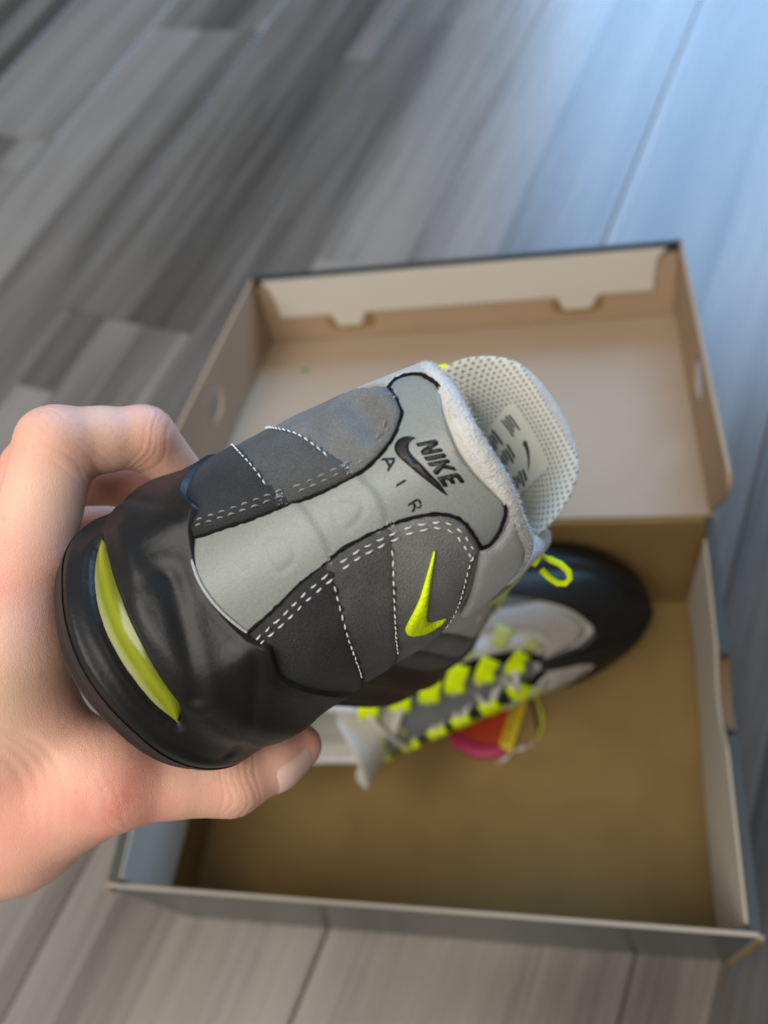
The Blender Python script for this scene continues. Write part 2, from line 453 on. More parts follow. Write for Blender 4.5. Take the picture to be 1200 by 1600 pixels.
zl = [47 + 3 * math.sin(y / 30 + 2) for y in yl]
# flap on the right side wall dips round the thumb notch
fr = flap(BW - T5 - 1.2, ys, zr, -1)
for v in fr.data.vertices:
    yy = v.co.y / MM
    if abs(yy - 120) < 23 and v.co.z > (BH - 5) * MM:
        v.co.z -= 12.5 * MM * max(0, 1 - ((yy - 120) / 23) ** 2) ** .5
flap(T5 + 1.2, yl, zl, 1)
# torn brown board ends at the front corner
slab('corner_fold', [(0, 0), (3.4, 0), (3.4, BH - 4), (0, BH - 1)], 3.0, lambda a, b, c: (BW - 2.0 + a, -1.4 + c, 1 + b), [K, K, E_], box, bev=.5)
slab('corner_fold', [(0, 0), (3.0, 0), (3.4, 7), (0, 9)], 3.4, lambda a, b, c: (-.9 + a, -1.6 + c, BH - 9 + b), [E_, E_, K], box, bev=.5)
slab('corner_tuck', [(0, 0), (9, 0), (7, 6), (0, 7)], 1.2, lambda a, b, c: (BW - 12 + a, 3.0 + c, BH - 7.5 + b), [G, G, G], box)

# lid
ct, st = math.cos(TILT), math.sin(TILT)
DL, HL = 231.0, 62.0
def LF(x, y, z): return (x, BD + ct * y + st * z, BH - st * y + ct * z)
lid = slab('lid', [(0, .6), (BW, .6), (BW, DL), (0, DL)], 2.0, lambda a, b, c: LF(a, b, -1.2 + c), [KP, G, K], box)
tag(lid, 'lid folded open with pale tan inner face')
hole = [(90 + 17 * math.cos(t), 39 + 12.5 * math.sin(t)) for t in np.linspace(0, 2 * math.pi, 28, endpoint=False)]
wing = [(3, 1.0), (-12, 20), (-29, 42), (-35.5, 55), (-35.5, 60), (-32, 64), (-26, 65), (20, 63.5), (DL, HL), (DL, 1.0)]
kl = MAT['lid_side'] = simple('lid_side_board', (.37, .26, .165), .75, .3, bump=.2, bscale=400, var=.05, vscale=18)
slab('lid_side', wing, 2.2, lambda a, b, c: LF(BW - 2.2 + c, a, b), [G, kl, kl], lid, midx=(0, 1, 2), hole=hole)
slab('lid_side', wing, 2.2, lambda a, b, c: LF(c, a, b), [kl, G, kl], lid, midx=(0, 1, 2), hole=hole)
slab('lid_front', [(2.4, 1), (BW - 2.4, 1), (BW - 2.4, HL - .2), (2.4, HL - .2)], 3.2, lambda a, b, c: LF(a, DL - 3.2 + c, b), [G, kl, G], lid, midx=(0, 1, 0), bev=.4)
slab('lid_rim', [(.6, HL - 7), (BW - .6, HL - 7), (BW - .6, HL + .9), (.6, HL + .9)], 4.2, lambda a, b, c: LF(a, DL - 3.4 + c, b), [MAT['board_dark']] * 3, lid, bev=.6)
fp = [(9, HL - 1.4), (11.5, HL - 4), (15, 52), (17, 42), (18, 25), (60, 25)] + [(63, 22), (65.5, 14.5), (68, 13), (84, 13), (86.5, 14.5), (89, 22), (92, 25)] + [(246, 25), (249, 22), (251.5, 14.5), (254, 13), (271, 13), (274, 14.5), (277, 22), (280, 25), (320, 25), (321, 42), (322, 52), (326, HL - 4), (328.5, HL - 1.4)]
slab('lid_flap', fp, .9, lambda a, b, c: LF(a, DL - 5.6 + .035 * (HL - b) - c, b), [W_, W_, W_], lid)
for x0 in (57, 243):    # slots the tabs go into
    slab('lid_slot', [(x0 + 40 * (i / 10), 12 - 3.5 * math.sin(math.pi * i / 10)) for i in range(11)] + [(x0 + 40 - 40 * (i / 10), 24) for i in (0, 10)], .5, lambda a, b, c: LF(a, DL - 3.3 - c, b), [MAT['kraft'], MAT['kraft'], MAT['kraft']], lid)
gd = mk('ink_mark', [LF(43 + r * (4.0 + .5 * math.sin(3 * t)) * math.cos(t), 181 + r * 3.6 * math.sin(t), .95) for r in (0.01, 1) for t in np.linspace(0, 2 * math.pi, 18, endpoint=False)], [(i, (i + 1) % 18, 18 + (i + 1) % 18, 18 + i) for i in range(18)] + [tuple(range(18))], MAT['green_ink'], lid, smooth=False)
# ------------------------------------------------------------------ sneaker surface (mm; X to the toe, Z up, lateral side -Y)
# stations for lateral half: u, then 4 control pts (X, L, Z)
ST=[
(0.0, (8.0, 0.0, 20.0), (2.0, 0.0, 46.0), (9.8, 0.0, 77.9), (11.0, 0.0, 101.7)),
(0.07, (13.0, 14.4, 20.0), (7.5, 14.7, 46.0), (14.8, 14.0, 77.9), (16.5, 12.6, 101.7)),
(0.14, (23.1, 24.9, 20.0), (19.1, 25.7, 46.0), (23.9, 23.9, 77.9), (27.0, 20.7, 99.7)),
(0.22, (41.0, 31.6, 20.0), (38.0, 33.0, 44.0), (41.8, 30.9, 76), (44.9, 26.2, 97)),
(0.32, (60.0, 31.0, 20.0), (58.0, 33.8, 42.0), (58.0, 35.4, 72), (61, 28.5, 92)),
(0.42, (88.0, 28.5, 20.0), (86.0, 31.5, 42.0), (86.0, 35.0, 73), (87, 28, 94)),
(0.52, (113.0, 31.0, 20.0), (112.0, 34.5, 42.0), (111.0, 37.0, 70.0), (108.0, 25.0, 97.0)),
(0.64, (150.0, 40.0, 20.0), (150.0, 45.0, 40.0), (149.0, 39.0, 68.0), (140.0, 21.0, 88.0)),
(0.76, (190.0, 48.0, 20.0), (190.0, 50.0, 36.0), (186.0, 43.0, 59.0), (168.0, 19.0, 77.0)),
(0.86, (230.0, 47.0, 20.0), (231.0, 48.0, 32.0), (224.0, 40.0, 53.0), (195.0, 16.0, 66.0)),
(0.94, (268.0, 33.0, 21.0), (270.0, 34.0, 32.0), (254.0, 26.0, 50.0), (208.0, 9.5, 60.0)),
(1.0, (288.0, 0.0, 22.0), (291.0, 0.0, 34.0), (270.0, 0.0, 50.0), (213.0, 0.0, 58.0))
]
def make(ST):
    us=np.array([s[0] for s in ST]);P=np.array([s[1:] for s in ST],float) # n,4,3
    # mirror for periodic smoothness -> natural spline over u in [-1..1] with period 2
    U=np.r_[us, 2-us[-2:0:-1]]; Pm=P[-2:0:-1].copy(); Pm[:,:,1]*=-1
    Q=np.concatenate([P,Pm]); n=len(U)
    # periodic cubic spline
    h=np.diff(np.r_[U,2.0]); A=np.zeros((n,n)); r=np.zeros((n,)+Q.shape[1:])
    for i in range(n):
        hm=h[i-1];hp=h[i]
        A[i,i-1]+=hm;A[i,i]+=2*(hm+hp);A[i,(i+1)%n]+=hp
        r[i]=6*((Q[(i+1)%n]-Q[i])/hp-(Q[i]-Q[i-1])/hm)
    M=np.linalg.solve(A,r.reshape(n,-1)).reshape(r.shape)
    def ctrl(u):
        u=np.mod(np.asarray(u,float),2.0); i=np.clip(np.searchsorted(U,u,side='right')-1,0,n-1); j=(i+1)%n
        hh=h[i][...,None,None]; a=(u-U[i])[...,None,None]; b=hh-a
        return M[i]*b**3/(6*hh)+M[j]*a**3/(6*hh)+(Q[i]/hh-M[i]*hh/6)*b+(Q[j]/hh-M[j]*hh/6)*a
    def S(u,v):
        C=ctrl(u); v=np.asarray(v,float)[...,None]; w=1-v
        P=w**3*C[...,0,:]+3*w*w*v*C[...,1,:]+3*w*v*v*C[...,2,:]+v**3*C[...,3,:]
        out=P.copy(); out[...,1]=-P[...,1]  # lateral = -Y
        return out
    return S,ctrl
S, ctrl = make(ST)
def sm(x,pts):
    x=np.asarray(x,float);p=np.array(pts,float);return np.interp(x,p[:,0],p[:,1])
def smooth_interp(x,pts):
    # monotone-ish cosine eased piecewise interpolation (C1)
    p=np.array(pts,float);x=np.asarray(x,float);i=np.clip(np.searchsorted(p[:,0],x)-1,0,len(p)-2)
    X0,X1=p[i,0],p[i+1,0];m=np.gradient(p[:,1],p[:,0]);t=np.clip((x-X0)/(X1-X0),0,1);h=X1-X0
    return (2*t**3-3*t*t+1)*p[i,1]+(t**3-2*t*t+t)*h*m[i]+(-2*t**3+3*t*t)*p[i+1,1]+(t**3-t*t)*h*m[i+1]
VT=[(0,.195),(.02,.2),(.045,.214),(.06,.230),(.070,.248),(.078,.262),(.086,.252),(.11,.224),(.14,.228),(.2,.248),(.26,.245),(.34,.225),(.42,.21),(.52,.2),(.64,.17),(.76,.15),(.86,.16),(1,.2)]
TT=[(0,.7),(.03,1.0),(.05,2.2),(.07,4.2),(.085,4.4),(.11,4.1),(.15,3.8),(.25,3.2),(.5,2.2),(1,1.8)]
def vof(u,z):
    # v on S at height z (per u), z>=20
    vs=np.linspace(0,.6,61);u=np.asarray(u,float)
    Z=S(np.repeat(u[:,None],61,1),np.repeat(vs[None],len(u),0))[...,2]
    return np.array([np.interp(zz,Zr,vs) for zz,Zr in zip(z,Z)])
def nrm(u,v):
    e=1e-3;du=S(u+e,v)-S(u-e,v);dv=S(u,v+e)-S(u,v-e);n=np.cross(du,dv);return n/np.maximum(np.linalg.norm(n,axis=-1,keepdims=True),1e-9)
def hn(u):
    e=1e-3;z=np.zeros_like(u);d=S(u+e,z)-S(u-e,z);n=np.stack([d[...,1],-d[...,0],0*d[...,0]],-1);n/=np.linalg.norm(n,axis=-1,keepdims=True);return n
OFF=[(0,3.2),(2,5.2),(5,6.0),(8,5.6),(13,5.4),(18,6.8),(23,6.8),(28,5.4)]
def M(u,w,extra=0):
    """midsole wall: u around, w 0..1 from ground to top edge; returns pts (N,3) and z"""
    u=np.asarray(u,float);w=np.asarray(w,float);a=np.abs((u+1)%2-1)
    vt=smooth_interp(a,VT);tt=smooth_interp(a,TT)
    zt=S(u,vt)[...,2];z=w*zt
    v=vof(u,np.maximum(z,20.01));P=S(u,v);B=S(u,np.zeros_like(u))
    P=np.where((z<20)[:,None],np.c_[B[:,:2],z],P)
    o=smooth_interp(z,OFF+[(60,5.4)])
    k=np.clip((z/zt-.62)/.38,0,1);k=k*k*(3-2*k);o=o*(1-k)+tt*k
    o=np.where(o>tt,tt+(o-tt)*smooth_interp(a,[(0,1),(.16,1),(.24,.7),(.32,.2),(.45,.2),(.6,.6),(.76,.8),(1,.8)]),o)
    # toe spring
    sp=np.clip((P[:,0]-190)/110,0,1)**2*9
    P=P+hn(u)*(o+extra)[:,None];P[:,2]+=sp*(1-w)
    return P,z
KU, KV = 228.0, 82.0     # (u,v) -> about mm on the heel
def cr(pts, n=8, closed=False):
    """Catmull-Rom through points"""
    P = np.array(pts, float); N = len(P); out = []
    rng = range(N if closed else N - 1)
    for i in rng:
        if closed:
            p0, p1, p2, p3 = P[(i - 1) % N], P[i], P[(i + 1) % N], P[(i + 2) % N]
        else:
            p1, p2 = P[i], P[i + 1]
            p0 = P[i - 1] if i > 0 else 2 * p1 - p2
            p3 = P[i + 2] if i + 2 < N else 2 * p2 - p1
        for k in range(n):
            t = k / n
            out.append(.5 * ((2 * p1) + (-p0 + p2) * t + (2 * p0 - 5 * p1 + 4 * p2 - p3) * t * t + (-p0 + 3 * p1 - 3 * p2 + p3) * t ** 3))
    if not closed: out.append(P[-1])
    return np.array(out)
MET = np.array([KU, KV])
def resample(P, step, closed=False):
    P = np.asarray(P, float)
    if closed: P = np.vstack([P, P[:1]])
    d = np.r_[0, np.cumsum(np.linalg.norm(np.diff(P * MET, axis=0), axis=1))]
    n = max(2, int(round(d[-1] / step)) + 1); t = np.linspace(0, d[-1], n)
    q = np.c_[np.interp(t, d, P[:, 0]), np.interp(t, d, P[:, 1])]
    return q[:-1] if closed else q
def offset_curve(P, dist):
    Q = np.asarray(P, float) * MET; t = np.gradient(Q, axis=0); t /= np.linalg.norm(t, axis=1)[:, None]
    return (Q + np.c_[-t[:, 1], t[:, 0]] * dist) / MET
def seg_dist(p, poly, closed=True):
    """distance of points p (N,2) to a polyline, metric mm"""
    A = np.asarray(poly, float) * MET; p = np.asarray(p, float) * MET
    B = np.roll(A, -1, axis=0)
    if not closed: A, B = A[:-1], B[:-1]
    best = np.full(len(p), 1e9)
    for a, b in zip(A, B):
        ab = b - a; L2 = ab @ ab
        t = np.clip(((p - a) @ ab) / max(L2, 1e-12), 0, 1)
        best = np.minimum(best, np.linalg.norm(p - a - t[:, None] * ab, axis=1))
    return best
def inside_poly(p, poly):
    x, y = p[:, 0], p[:, 1]; c = np.zeros(len(p), bool); n = len(poly); j = n - 1
    for i in range(n):
        xi, yi = poly[i]; xj, yj = poly[j]
        c ^= ((yi > y) != (yj > y)) & (x < (xj - xi) * (y - yi) / ((yj - yi) if yj != yi else 1e-12) + xi); j = i
    return c

E_LAT = [(.0576, .200), (.0576, .2308), (.051, .3292), (.0431, .414), (.0385, .4903), (.0363, .528), (.0346, .5868), (.0374, .6831), (.0426, .7425), (.0524, .8036), (.0643, .8383), (.0827, .8553), (.1066, .8584), (.1266, .8571)]
E_MED = [(-.0560, .200), (-.0552, .222), (-.0398, .3745), (-.0314, .4817), (-.0255, .5654), (-.022, .6678), (-.0249, .7335), (-.0367, .8041), (-.0565, .8528), (-.0705, .860), (-.0950, .861), (-.1185, .8572)]
HEAD = [(-.1185, .8572), (-.1358, .8966), (-.1201, .955), (-.0774, .9855), (-.0682, .9852), (-.0382, .9644), (-.0114, .9546), (.0114, .9481), (.0371, .9515), (.0662, .9668), (.0874, .9794), (.1013, .9719), (.1201, .9331), (.1302, .8882), (.1266, .8571)]
D1L = [(.0363, .508), (.0525, .4989), (.0815, .4676), (.1273, .4199), (.2184, .3306), (.27, .29), (.33, .258), (.38, .245)]
D2L = [(.0374, .690), (.0502, .6744), (.101, .6004), (.167, .5119), (.2181, .4608), (.27, .405), (.33, .36), (.38, .34)]
FRL = [(.1266, .8571), (.1416, .8186), (.1944, .7299), (.245, .655), (.295, .56), (.345, .45), (.38, .36)]
D1M = [(-.030, .500), (-.0381, .4823), (-.0527, .4675), (-.0914, .4389), (-.1532, .3791), (-.2184, .3206), (-.27, .285), (-.33, .255), (-.38, .245)]
D2M = [(-.021, .675), (-.0294, .6649), (-.058, .6324), (-.1037, .5803), (-.1602, .4974), (-.2181, .4408), (-.27, .40), (-.33, .36), (-.38, .34)]
FRM = [(-.1185, .8572), (-.1403, .795), (-.19, .728), (-.245, .655), (-.295, .56), (-.345, .45), (-.38, .36)]
ARC1 = [(-.0400, .498), (-.0221, .5225), (-.0008, .5338), (.0176, .5324), (.0344, .5201), (.045, .505)]
ARC2 = [(-.0300, .672), (-.0191, .6869), (.001, .7042), (.0212, .6996), (.0348, .6819), (.045, .665)]
DD1 = [(-.0105, .3937), (.0194, .3885), (.0215, .42), (.0199, .4387), (.0117, .4584), (-.0024, .456), (-.0105, .43)]
DD2 = [(-.0073, .5988), (.0175, .5883), (.0190, .62), (.0164, .6403), (.0105, .6612), (.002, .6606), (-.006, .63)]
SWOOSH = [(.0871, .7482), (.1066, .7029), (.1354, .6382), (.160, .5702), (.1762, .5373), (.1964, .544), (.2111, .5861), (.2126, .6482), (.1982, .6127), (.1844, .6032), (.168, .618), (.1464, .6496), (.1144, .7009)]
BSW = [(-.0243, .8666), (-.029, .8562), (-.0326, .8367), (-.0324, .8189), (-.0284, .8055), (-.0224, .8013), (-.0151, .8036), (-.0054, .8132), (.0065, .8238), (.0174, .8346), (.0286, .8447), (.0374, .853), (.0435, .8605), (.0381, .8608), (.0265, .8603), (.0163, .8543), (.0029, .8472), (-.0073, .8395), (-.0148, .8354), (-.0207, .839), (-.0236, .8468), (-.0244, .8566)]
WIN_LO = [(-.1143, 13.9), (-.1085, 11.8), (-.095, 10.9), (-.0686, 10.4), (-.0308, 10.3), (.0032, 10.5), (.0329, 10.4), (.0663, 10.2), (.085, 10.6), (.0955, 11.4)]
WIN_HI = [(-.1143, 13.9), (-.1085, 15.2), (-.0932, 16.1), (-.0623, 17.4), (-.0247, 18.4), (.0114, 18.4), (.0438, 17.5), (.0687, 16.8), (.0884, 14.0), (.0955, 11.4)]
WIN = WIN_LO + WIN_HI[-2:0:-1]
WR1 = [(-.0282, 30.1), (-.0005, 29.3), (.033, 27.0), (.0586, 24.5), (.074, 22.2)]
WR2 = [(-.0067, 25.3), (.0236, 24.0), (.0518, 22.2), (.0722, 20.6)]
WR3 = [(-.0985, 21.4), (-.0687, 23.6), (-.0414, 25.2)]

def build_shoe(root, mirror, fine):
    rs = random.Random(5 if fine else 6)
    def fin(name, V, F, mats, parent=root, uvs=None, midx=None, smooth=True):
        V = np.array(V, float)
        if mirror: V[:, 1] *= -1; F = [tuple(f)[::-1] for f in F]
        return mk(name, V, F, mats, parent, smooth=smooth, uvs=uvs, midx=midx)
    def at(uv, h):
        uv = np.asarray(uv, float); n = nrm(uv[:, 0], uv[:, 1]); return S(uv[:, 0], uv[:, 1]) + n * np.asarray(h)[..., None]
    def panel(name, poly, t, mat, parent=root, bev=1.0, edge=.45, disp=None, step=None, bottom=-.5, ripple=0.0):
        step = step or (1.7 if fine else 4.0)
        B = resample(poly, step * .75, closed=True)
        lo, hi = (B * MET).min(0), (B * MET).max(0)
        gx = np.arange(lo[0], hi[0], step); gy = np.arange(lo[1], hi[1], step * .866)
        g = np.array([(x + (step / 2 if k % 2 else 0), y) for k, y in enumerate(gy) for x in gx]) / MET if len(gx) and len(gy) else np.zeros((0, 2))
        if len(g):
            g = g[inside_poly(g, B)]
        if len(g):
            g = g[seg_dist(g, B) > step * .4]
        pts = np.vstack([B, g]); nb = len(B)
        co, ed, fa, ov, oe, of = delaunay_2d_cdt([Vector(p * MET) for p in pts], [(i, (i + 1) % nb) for i in range(nb)], [], 1, 1e-5)
        P = np.array([tuple(c) for c in co]) / MET
        cent = np.array([P[list(f)].mean(0) for f in fa]); keep = inside_poly(cent, B)
        fa = [f for f, k in zip(fa, keep) if k]
        d = seg_dist(P, B); k = np.clip(d / bev, 0, 1); k = np.sqrt(np.clip(1 - (1 - k) ** 2, 0, 1))
        h = t * (edge + (1 - edge) * k)
        if disp is not None: h = h + disp(P)
        if ripple: h = h + ripple * np.sin(P[:, 0] * KU * .9 + 3 * np.sin(P[:, 1] * KV * .3)) * .5
        V = at(P, h)
        # skirt down to the layer below
        m = {}
        F = [tuple(f) for f in fa]
        cnt = {}
        for f in F:
            for a, b in zip(f, f[1:] + f[:1]):
                cnt[(a, b)] = 1
        bd = [(a, b) for (a, b) in cnt if (b, a) not in cnt]
        ids = sorted({i for e in bd for i in e}); base = len(V)
        for j, i in enumerate(ids): m[i] = base + j
        Vs = at(P[ids], np.full(len(ids), bottom)) if ids else np.zeros((0, 3))
        F += [(b, a, m[a], m[b]) for a, b in bd]
        UVs = np.vstack([P * MET, P[ids] * MET])
        o = fin(name, np.vstack([V, Vs]), F, mat, parent, uvs=UVs)
        return o
    def tube(name, uvpath, h, r, mat, parent=root, sides=6, jitter=0.0):
        P = at(uvpath, np.full(len(uvpath), h)); N = nrm(uvpath[:, 0], uvpath[:, 1])
        T = np.gradient(P, axis=0); T /= np.linalg.norm(T, axis=1)[:, None]; Bn = np.cross(T, N)
        V = []
        for i in range(len(P)):
            for k in range(sides):
                a = 2 * math.pi * k / sides; rr = r * (1 + jitter * rs.uniform(-1, 1))
                V.append(P[i] + N[i] * rr * math.sin(a) + Bn[i] * rr * math.cos(a))
        F = []
        for i in range(len(P) - 1):
            for k in range(sides):
                F.append((i * sides + k, i * sides + (k + 1) % sides, (i + 1) * sides + (k + 1) % sides, (i + 1) * sides + k))
        return fin(name, V, F, mat, parent)
    def ribbon(name, pts, ups, width, thick, mat, parent=root):
        """flat strap along 3-D points"""
        P = np.array(pts, float); U = np.array(ups, float); T = np.gradient(P, axis=0); T /= np.linalg.norm(T, axis=1)[:, None]
        Sd = np.cross(T, U); Sd /= np.linalg.norm(Sd, axis=1)[:, None]; U = np.cross(Sd, T)
        V = []
        prof = [(-1, 0), (-.8, .5), (0, .62), (.8, .5), (1, 0), (.8, -.5), (-.8, -.5)]
        w = np.broadcast_to(np.asarray(width, float), (len(P),))
        for i in range(len(P)):
            for a, b in prof: V.append(P[i] + Sd[i] * a * w[i] / 2 + U[i] * b * thick)
        n = len(prof); F = []
        for i in range(len(P) - 1):
            for k in range(n): F.append((i * n + k, i * n + (k + 1) % n, (i + 1) * n + (k + 1) % n, (i + 1) * n + k))
        F.append(tuple(range(n))[::-1]); F.append(tuple((len(P) - 1) * n + k for k in range(n)))
        o = fin(name, V, F, mat, parent); return fix_normals(o)
    stitches = {'thread_white': ([], []), 'thread_grey': ([], [])}
    def stitch_row(path, h, mat='thread_white', L=1.8, gap=1.2, r=.21):
        q = resample(path, .25); P = at(q, np.full(len(q), h)); N = nrm(q[:, 0], q[:, 1])
        d = np.r_[0, np.cumsum(np.linalg.norm(np.diff(P, axis=0), axis=1))]
        s = .6; V, F = stitches[mat]
        while s + L < d[-1]:
            l = L * rs.uniform(.88, 1.1); f = lambda A, x: np.array([np.interp(x, d, A[:, k]) for k in range(3)])
            a, b = f(P, s), f(P, s + l); n = f(N, s + l / 2); t = (b - a) / np.linalg.norm(b - a); sd = np.cross(t, n)
            sk = sd * rs.uniform(-.12, .12)
            base = len(V); rr = r * rs.uniform(.85, 1.15)
            for x, w in ((0, .25), (.18, .85), (.5, 1), (.82, .85), (1, .25)):
                c = a + (b - a) * x + sk * (x - .5) * 2 + n * (-.25 + .55 * math.sin(math.pi * x)) * .8
                for k in range(5):
                    al = 2 * math.pi * k / 5; V.append(c + (n * math.sin(al) + sd * math.cos(al)) * rr * w)
            for i in range(4):
                for k in range(5): F.append((base + i * 5 + k, base + i * 5 + (k + 1) % 5, base + (i + 1) * 5 + (k + 1) % 5, base + (i + 1) * 5 + k))
            s += l + gap * rs.uniform(.85, 1.15)

    # ---------------- base upper
    uu = np.concatenate([np.linspace(-1, -.3, 50), np.linspace(-.3, .3, 121)[1:-1], np.linspace(.3, 1, 50)]) if fine else np.linspace(-1, 1, 141)
    vv = np.linspace(.02, 1, 33)
    Ug, Vg = np.meshgrid(uu, vv, indexing='ij')
    P = (S(Ug, Vg) - nrm(Ug, Vg) * (1.6 * np.clip((.34 - np.abs(Ug)) / .06, 0, 1) * np.clip((.97 - Vg) / .06, 0, 1))[..., None]).reshape(-1, 3)
    upper = fin('upper', P, gridfaces(len(uu), len(vv)), MAT['quarter'], uvs=np.c_[Ug.ravel() * KU, Vg.ravel() * KV])
    # ---------------- midsole
    um = np.concatenate([np.linspace(-1, -.32, 56), np.linspace(-.32, .32, 270 if fine else 61)[1:-1], np.linspace(.32, 1, 56)])
    wm = np.linspace(0, 1, 92 if fine else 24)
    A, Wg = np.meshgrid(um, wm, indexing='ij'); A, Wg = A.ravel(), Wg.ravel()
    P0, z0 = M(A, Wg)
    MZ = np.array([1.0, KV])   # (u, z mm) rescaled so seg_dist's metric works: z/KV
    def zdist(path, closed=False): return seg_dist(np.c_[A, z0 / KV], [(a, b / KV) for a, b in path], closed)
    near = np.abs(A) < .35
    ex = np.zeros(len(A))
    win = [(a, b / KV) for a, b in WIN]
    dW = seg_dist(np.c_[A, z0 / KV], win); inW = inside_poly(np.c_[A, z0 / KV], win)
    sd = np.where(inW, -dW, dW)
    lower = (z0 < 14)
    k = np.clip((.9 - sd) / 1.8, 0, 1); k = k * k * (3 - 2 * k)
    ex -= 3.6 * k * near
    # groove round the lower edge of the window, then the lip of the sole
    lo = zdist(cr(WIN_LO, 4)); ex -= .9 * np.exp(-((lo - .8) / 1.1) ** 2) * (sd > 0) * lower
    ex += .7 * np.exp(-((z0 - 5.2) / 1.5) ** 2) * np.clip(1 - np.abs(A) / .2, 0, 1) ** .5
    for path, amp, wd in ((WR1, .75, 2.2), (WR2, .3, 2.0), (WR3, -.3, 2.0)):
        dd = zdist(cr(path, 4)); ex -= amp * np.exp(-(dd / wd) ** 2)
        ex += .5 * amp * np.exp(-((dd - 3.2) / 2.2) ** 2)
    for (bu, bz, amp, rad) in ((.078, 31, 1.2, 10), (-.085, 31, .8, 10), (.05, 21, .5, 8)):
        r2 = ((A - bu) * KU) ** 2 + (z0 - bz) ** 2; ex += amp * np.exp(-r2 / rad ** 2)
    # fold where the heel cup ends
    for sg in (1, -1):
        dd = zdist(cr([(sg * .067, 39.6), (sg * .0995, 34.0), (sg * .1315, 26.3), (sg * .165, 17), (sg * .18, 10)], 4)); ex -= .7 * np.exp(-(dd / 1.8) ** 2)
    ex += .05 * np.sin(A * 61 + z0 * .35) * np.sin(z0 * .4 + A * 23)
    zt = z0 / np.maximum(Wg, 1e-6)
    fade = np.clip((1 - Wg) / .07, 0, 1); ex = ex * (.25 + .75 * fade)
    Pm, _ = M(A, Wg, ex)
    # rolled top edge: last ring tucks in under the upper
    vt = smooth_interp(np.abs(um), VT); ring = S(um, vt) - nrm(um, vt) * 1.0; ring[:, 2] += .3
    n, m = len(um), len(wm)
    Pm = Pm.reshape(n, m, 3); Pm = np.concatenate([Pm, ring[:, None]], 1); m += 1
    mids = fin('midsole', Pm.reshape(-1, 3), gridfaces(n, m), MAT['black_sole'])
    # ---------------- outsole
    uo = np.linspace(-1, 1, 161); z = np.zeros(161)
    rings = []
    for ww, e, dz in ((.075, .35, 0), (.03, .9, 0), (0, .8, 0), (0, .4, -1.8), (0, -1.2, -3.2), (0, -6, -3.4)):
        p, _ = M(uo, z + ww, z + e); p = p.copy(); p[:, 2] += dz; rings.append(p)
    sp = rings[-1].copy(); sp[:, 1] *= .05; sp[:, 0] = np.clip(sp[:, 0], 40, 250); rings.append(sp)
    Po = np.stack(rings, 1)
    fin('outsole', Po.reshape(-1, 3), gridfaces(161, len(rings), flip=True), MAT['outsole'])
    # ---------------- air window
    t = np.linspace(0, 1, 90); lo_ = cr(WIN_LO, 6); hi_ = cr(WIN_HI, 6)
    def arc(Pq):
        d = np.r_[0, np.cumsum(np.linalg.norm(np.diff(Pq * np.array([KU, 1]), axis=0), axis=1))]; d /= d[-1]
        return np.c_[np.interp(t, d, Pq[:, 0]), np.interp(t, d, Pq[:, 1])]
    lo_, hi_ = arc(lo_), arc(hi_); rows = []; uvs = []
    ks = np.linspace(-.04, 1.04, 12)
    for kk in ks:
        c = lo_ * (1 - kk) + hi_ * kk
        ztop = S(c[:, 0], smooth_interp(np.abs(c[:, 0]), VT))[:, 2]
        p, _ = M(c[:, 0], c[:, 1] / ztop, np.full(len(c), -2.3 + 1.5 * math.sin(math.pi * min(max(kk, 0), 1)) ** .7)); rows.append(p)
        uvs += [(tt, kk) for tt in t]
    fin('air_window', np.stack(rows, 0).reshape(-1, 3), gridfaces(12, 90, flip=True), MAT['gel'], parent=mids, uvs=np.array(uvs))
    # ---------------- heel panel (3M)
    eL, eM, hd = cr(E_LAT, 6), cr(E_MED, 6), cr(HEAD, 6)
    body = np.vstack([offset_curve(eM, 0.9), hd[1:-1], offset_curve(eL, -0.9)[::-1]])
    body = np.vstack([body, cr([(.0576, .196), (.0418, .188), (.02, .18), (-.0, .176), (-.02, .178), (-.0429, .188), (-.055, .196)], 5)[1:-1]])
    a1, a2 = cr(ARC1, 6), cr(ARC2, 6); dd1, dd2 = cr(DD1, 5, True), cr(DD2, 5, True)
    def emboss(P):
        h = np.zeros(len(P)); body_part = (np.abs(P[:, 0]) < .06) & (P[:, 1] < .78)
        for a in (a1, a2):
            va = np.interp(P[:, 0], a[:, 0], a[:, 1]); d = (va - P[:, 1]) * KV
            s = np.clip(d / .9 + .5, 0, 1); h += np.where(body_part, .42 * s * np.exp(-np.clip(d, 0, None) / 9.0), 0)
        for dq in (dd1, dd2):
            d = seg_dist(P, dq); ins = inside_poly(P, dq)
            h += np.where(ins, .06, 0) * np.clip(d / .8, 0, 1) - .16 * np.exp(-(d / .5) ** 2)
        return h
    hp = panel('heel_panel', body, .6, MAT['reflective'], disp=emboss, step=.8 if fine else 4, edge=.8)
    # pale lower lip of the panel above the sole
    if fine:
        tube('panel_lip', resample(cr([(.0576, .2308), (.0418, .219), (.0207, .2065), (.0003, .199), (-.0209, .197), (-.0429, .205), (-.0552, .222)], 6), 1.0), .85, .42, MAT['suede_pale'], parent=hp)
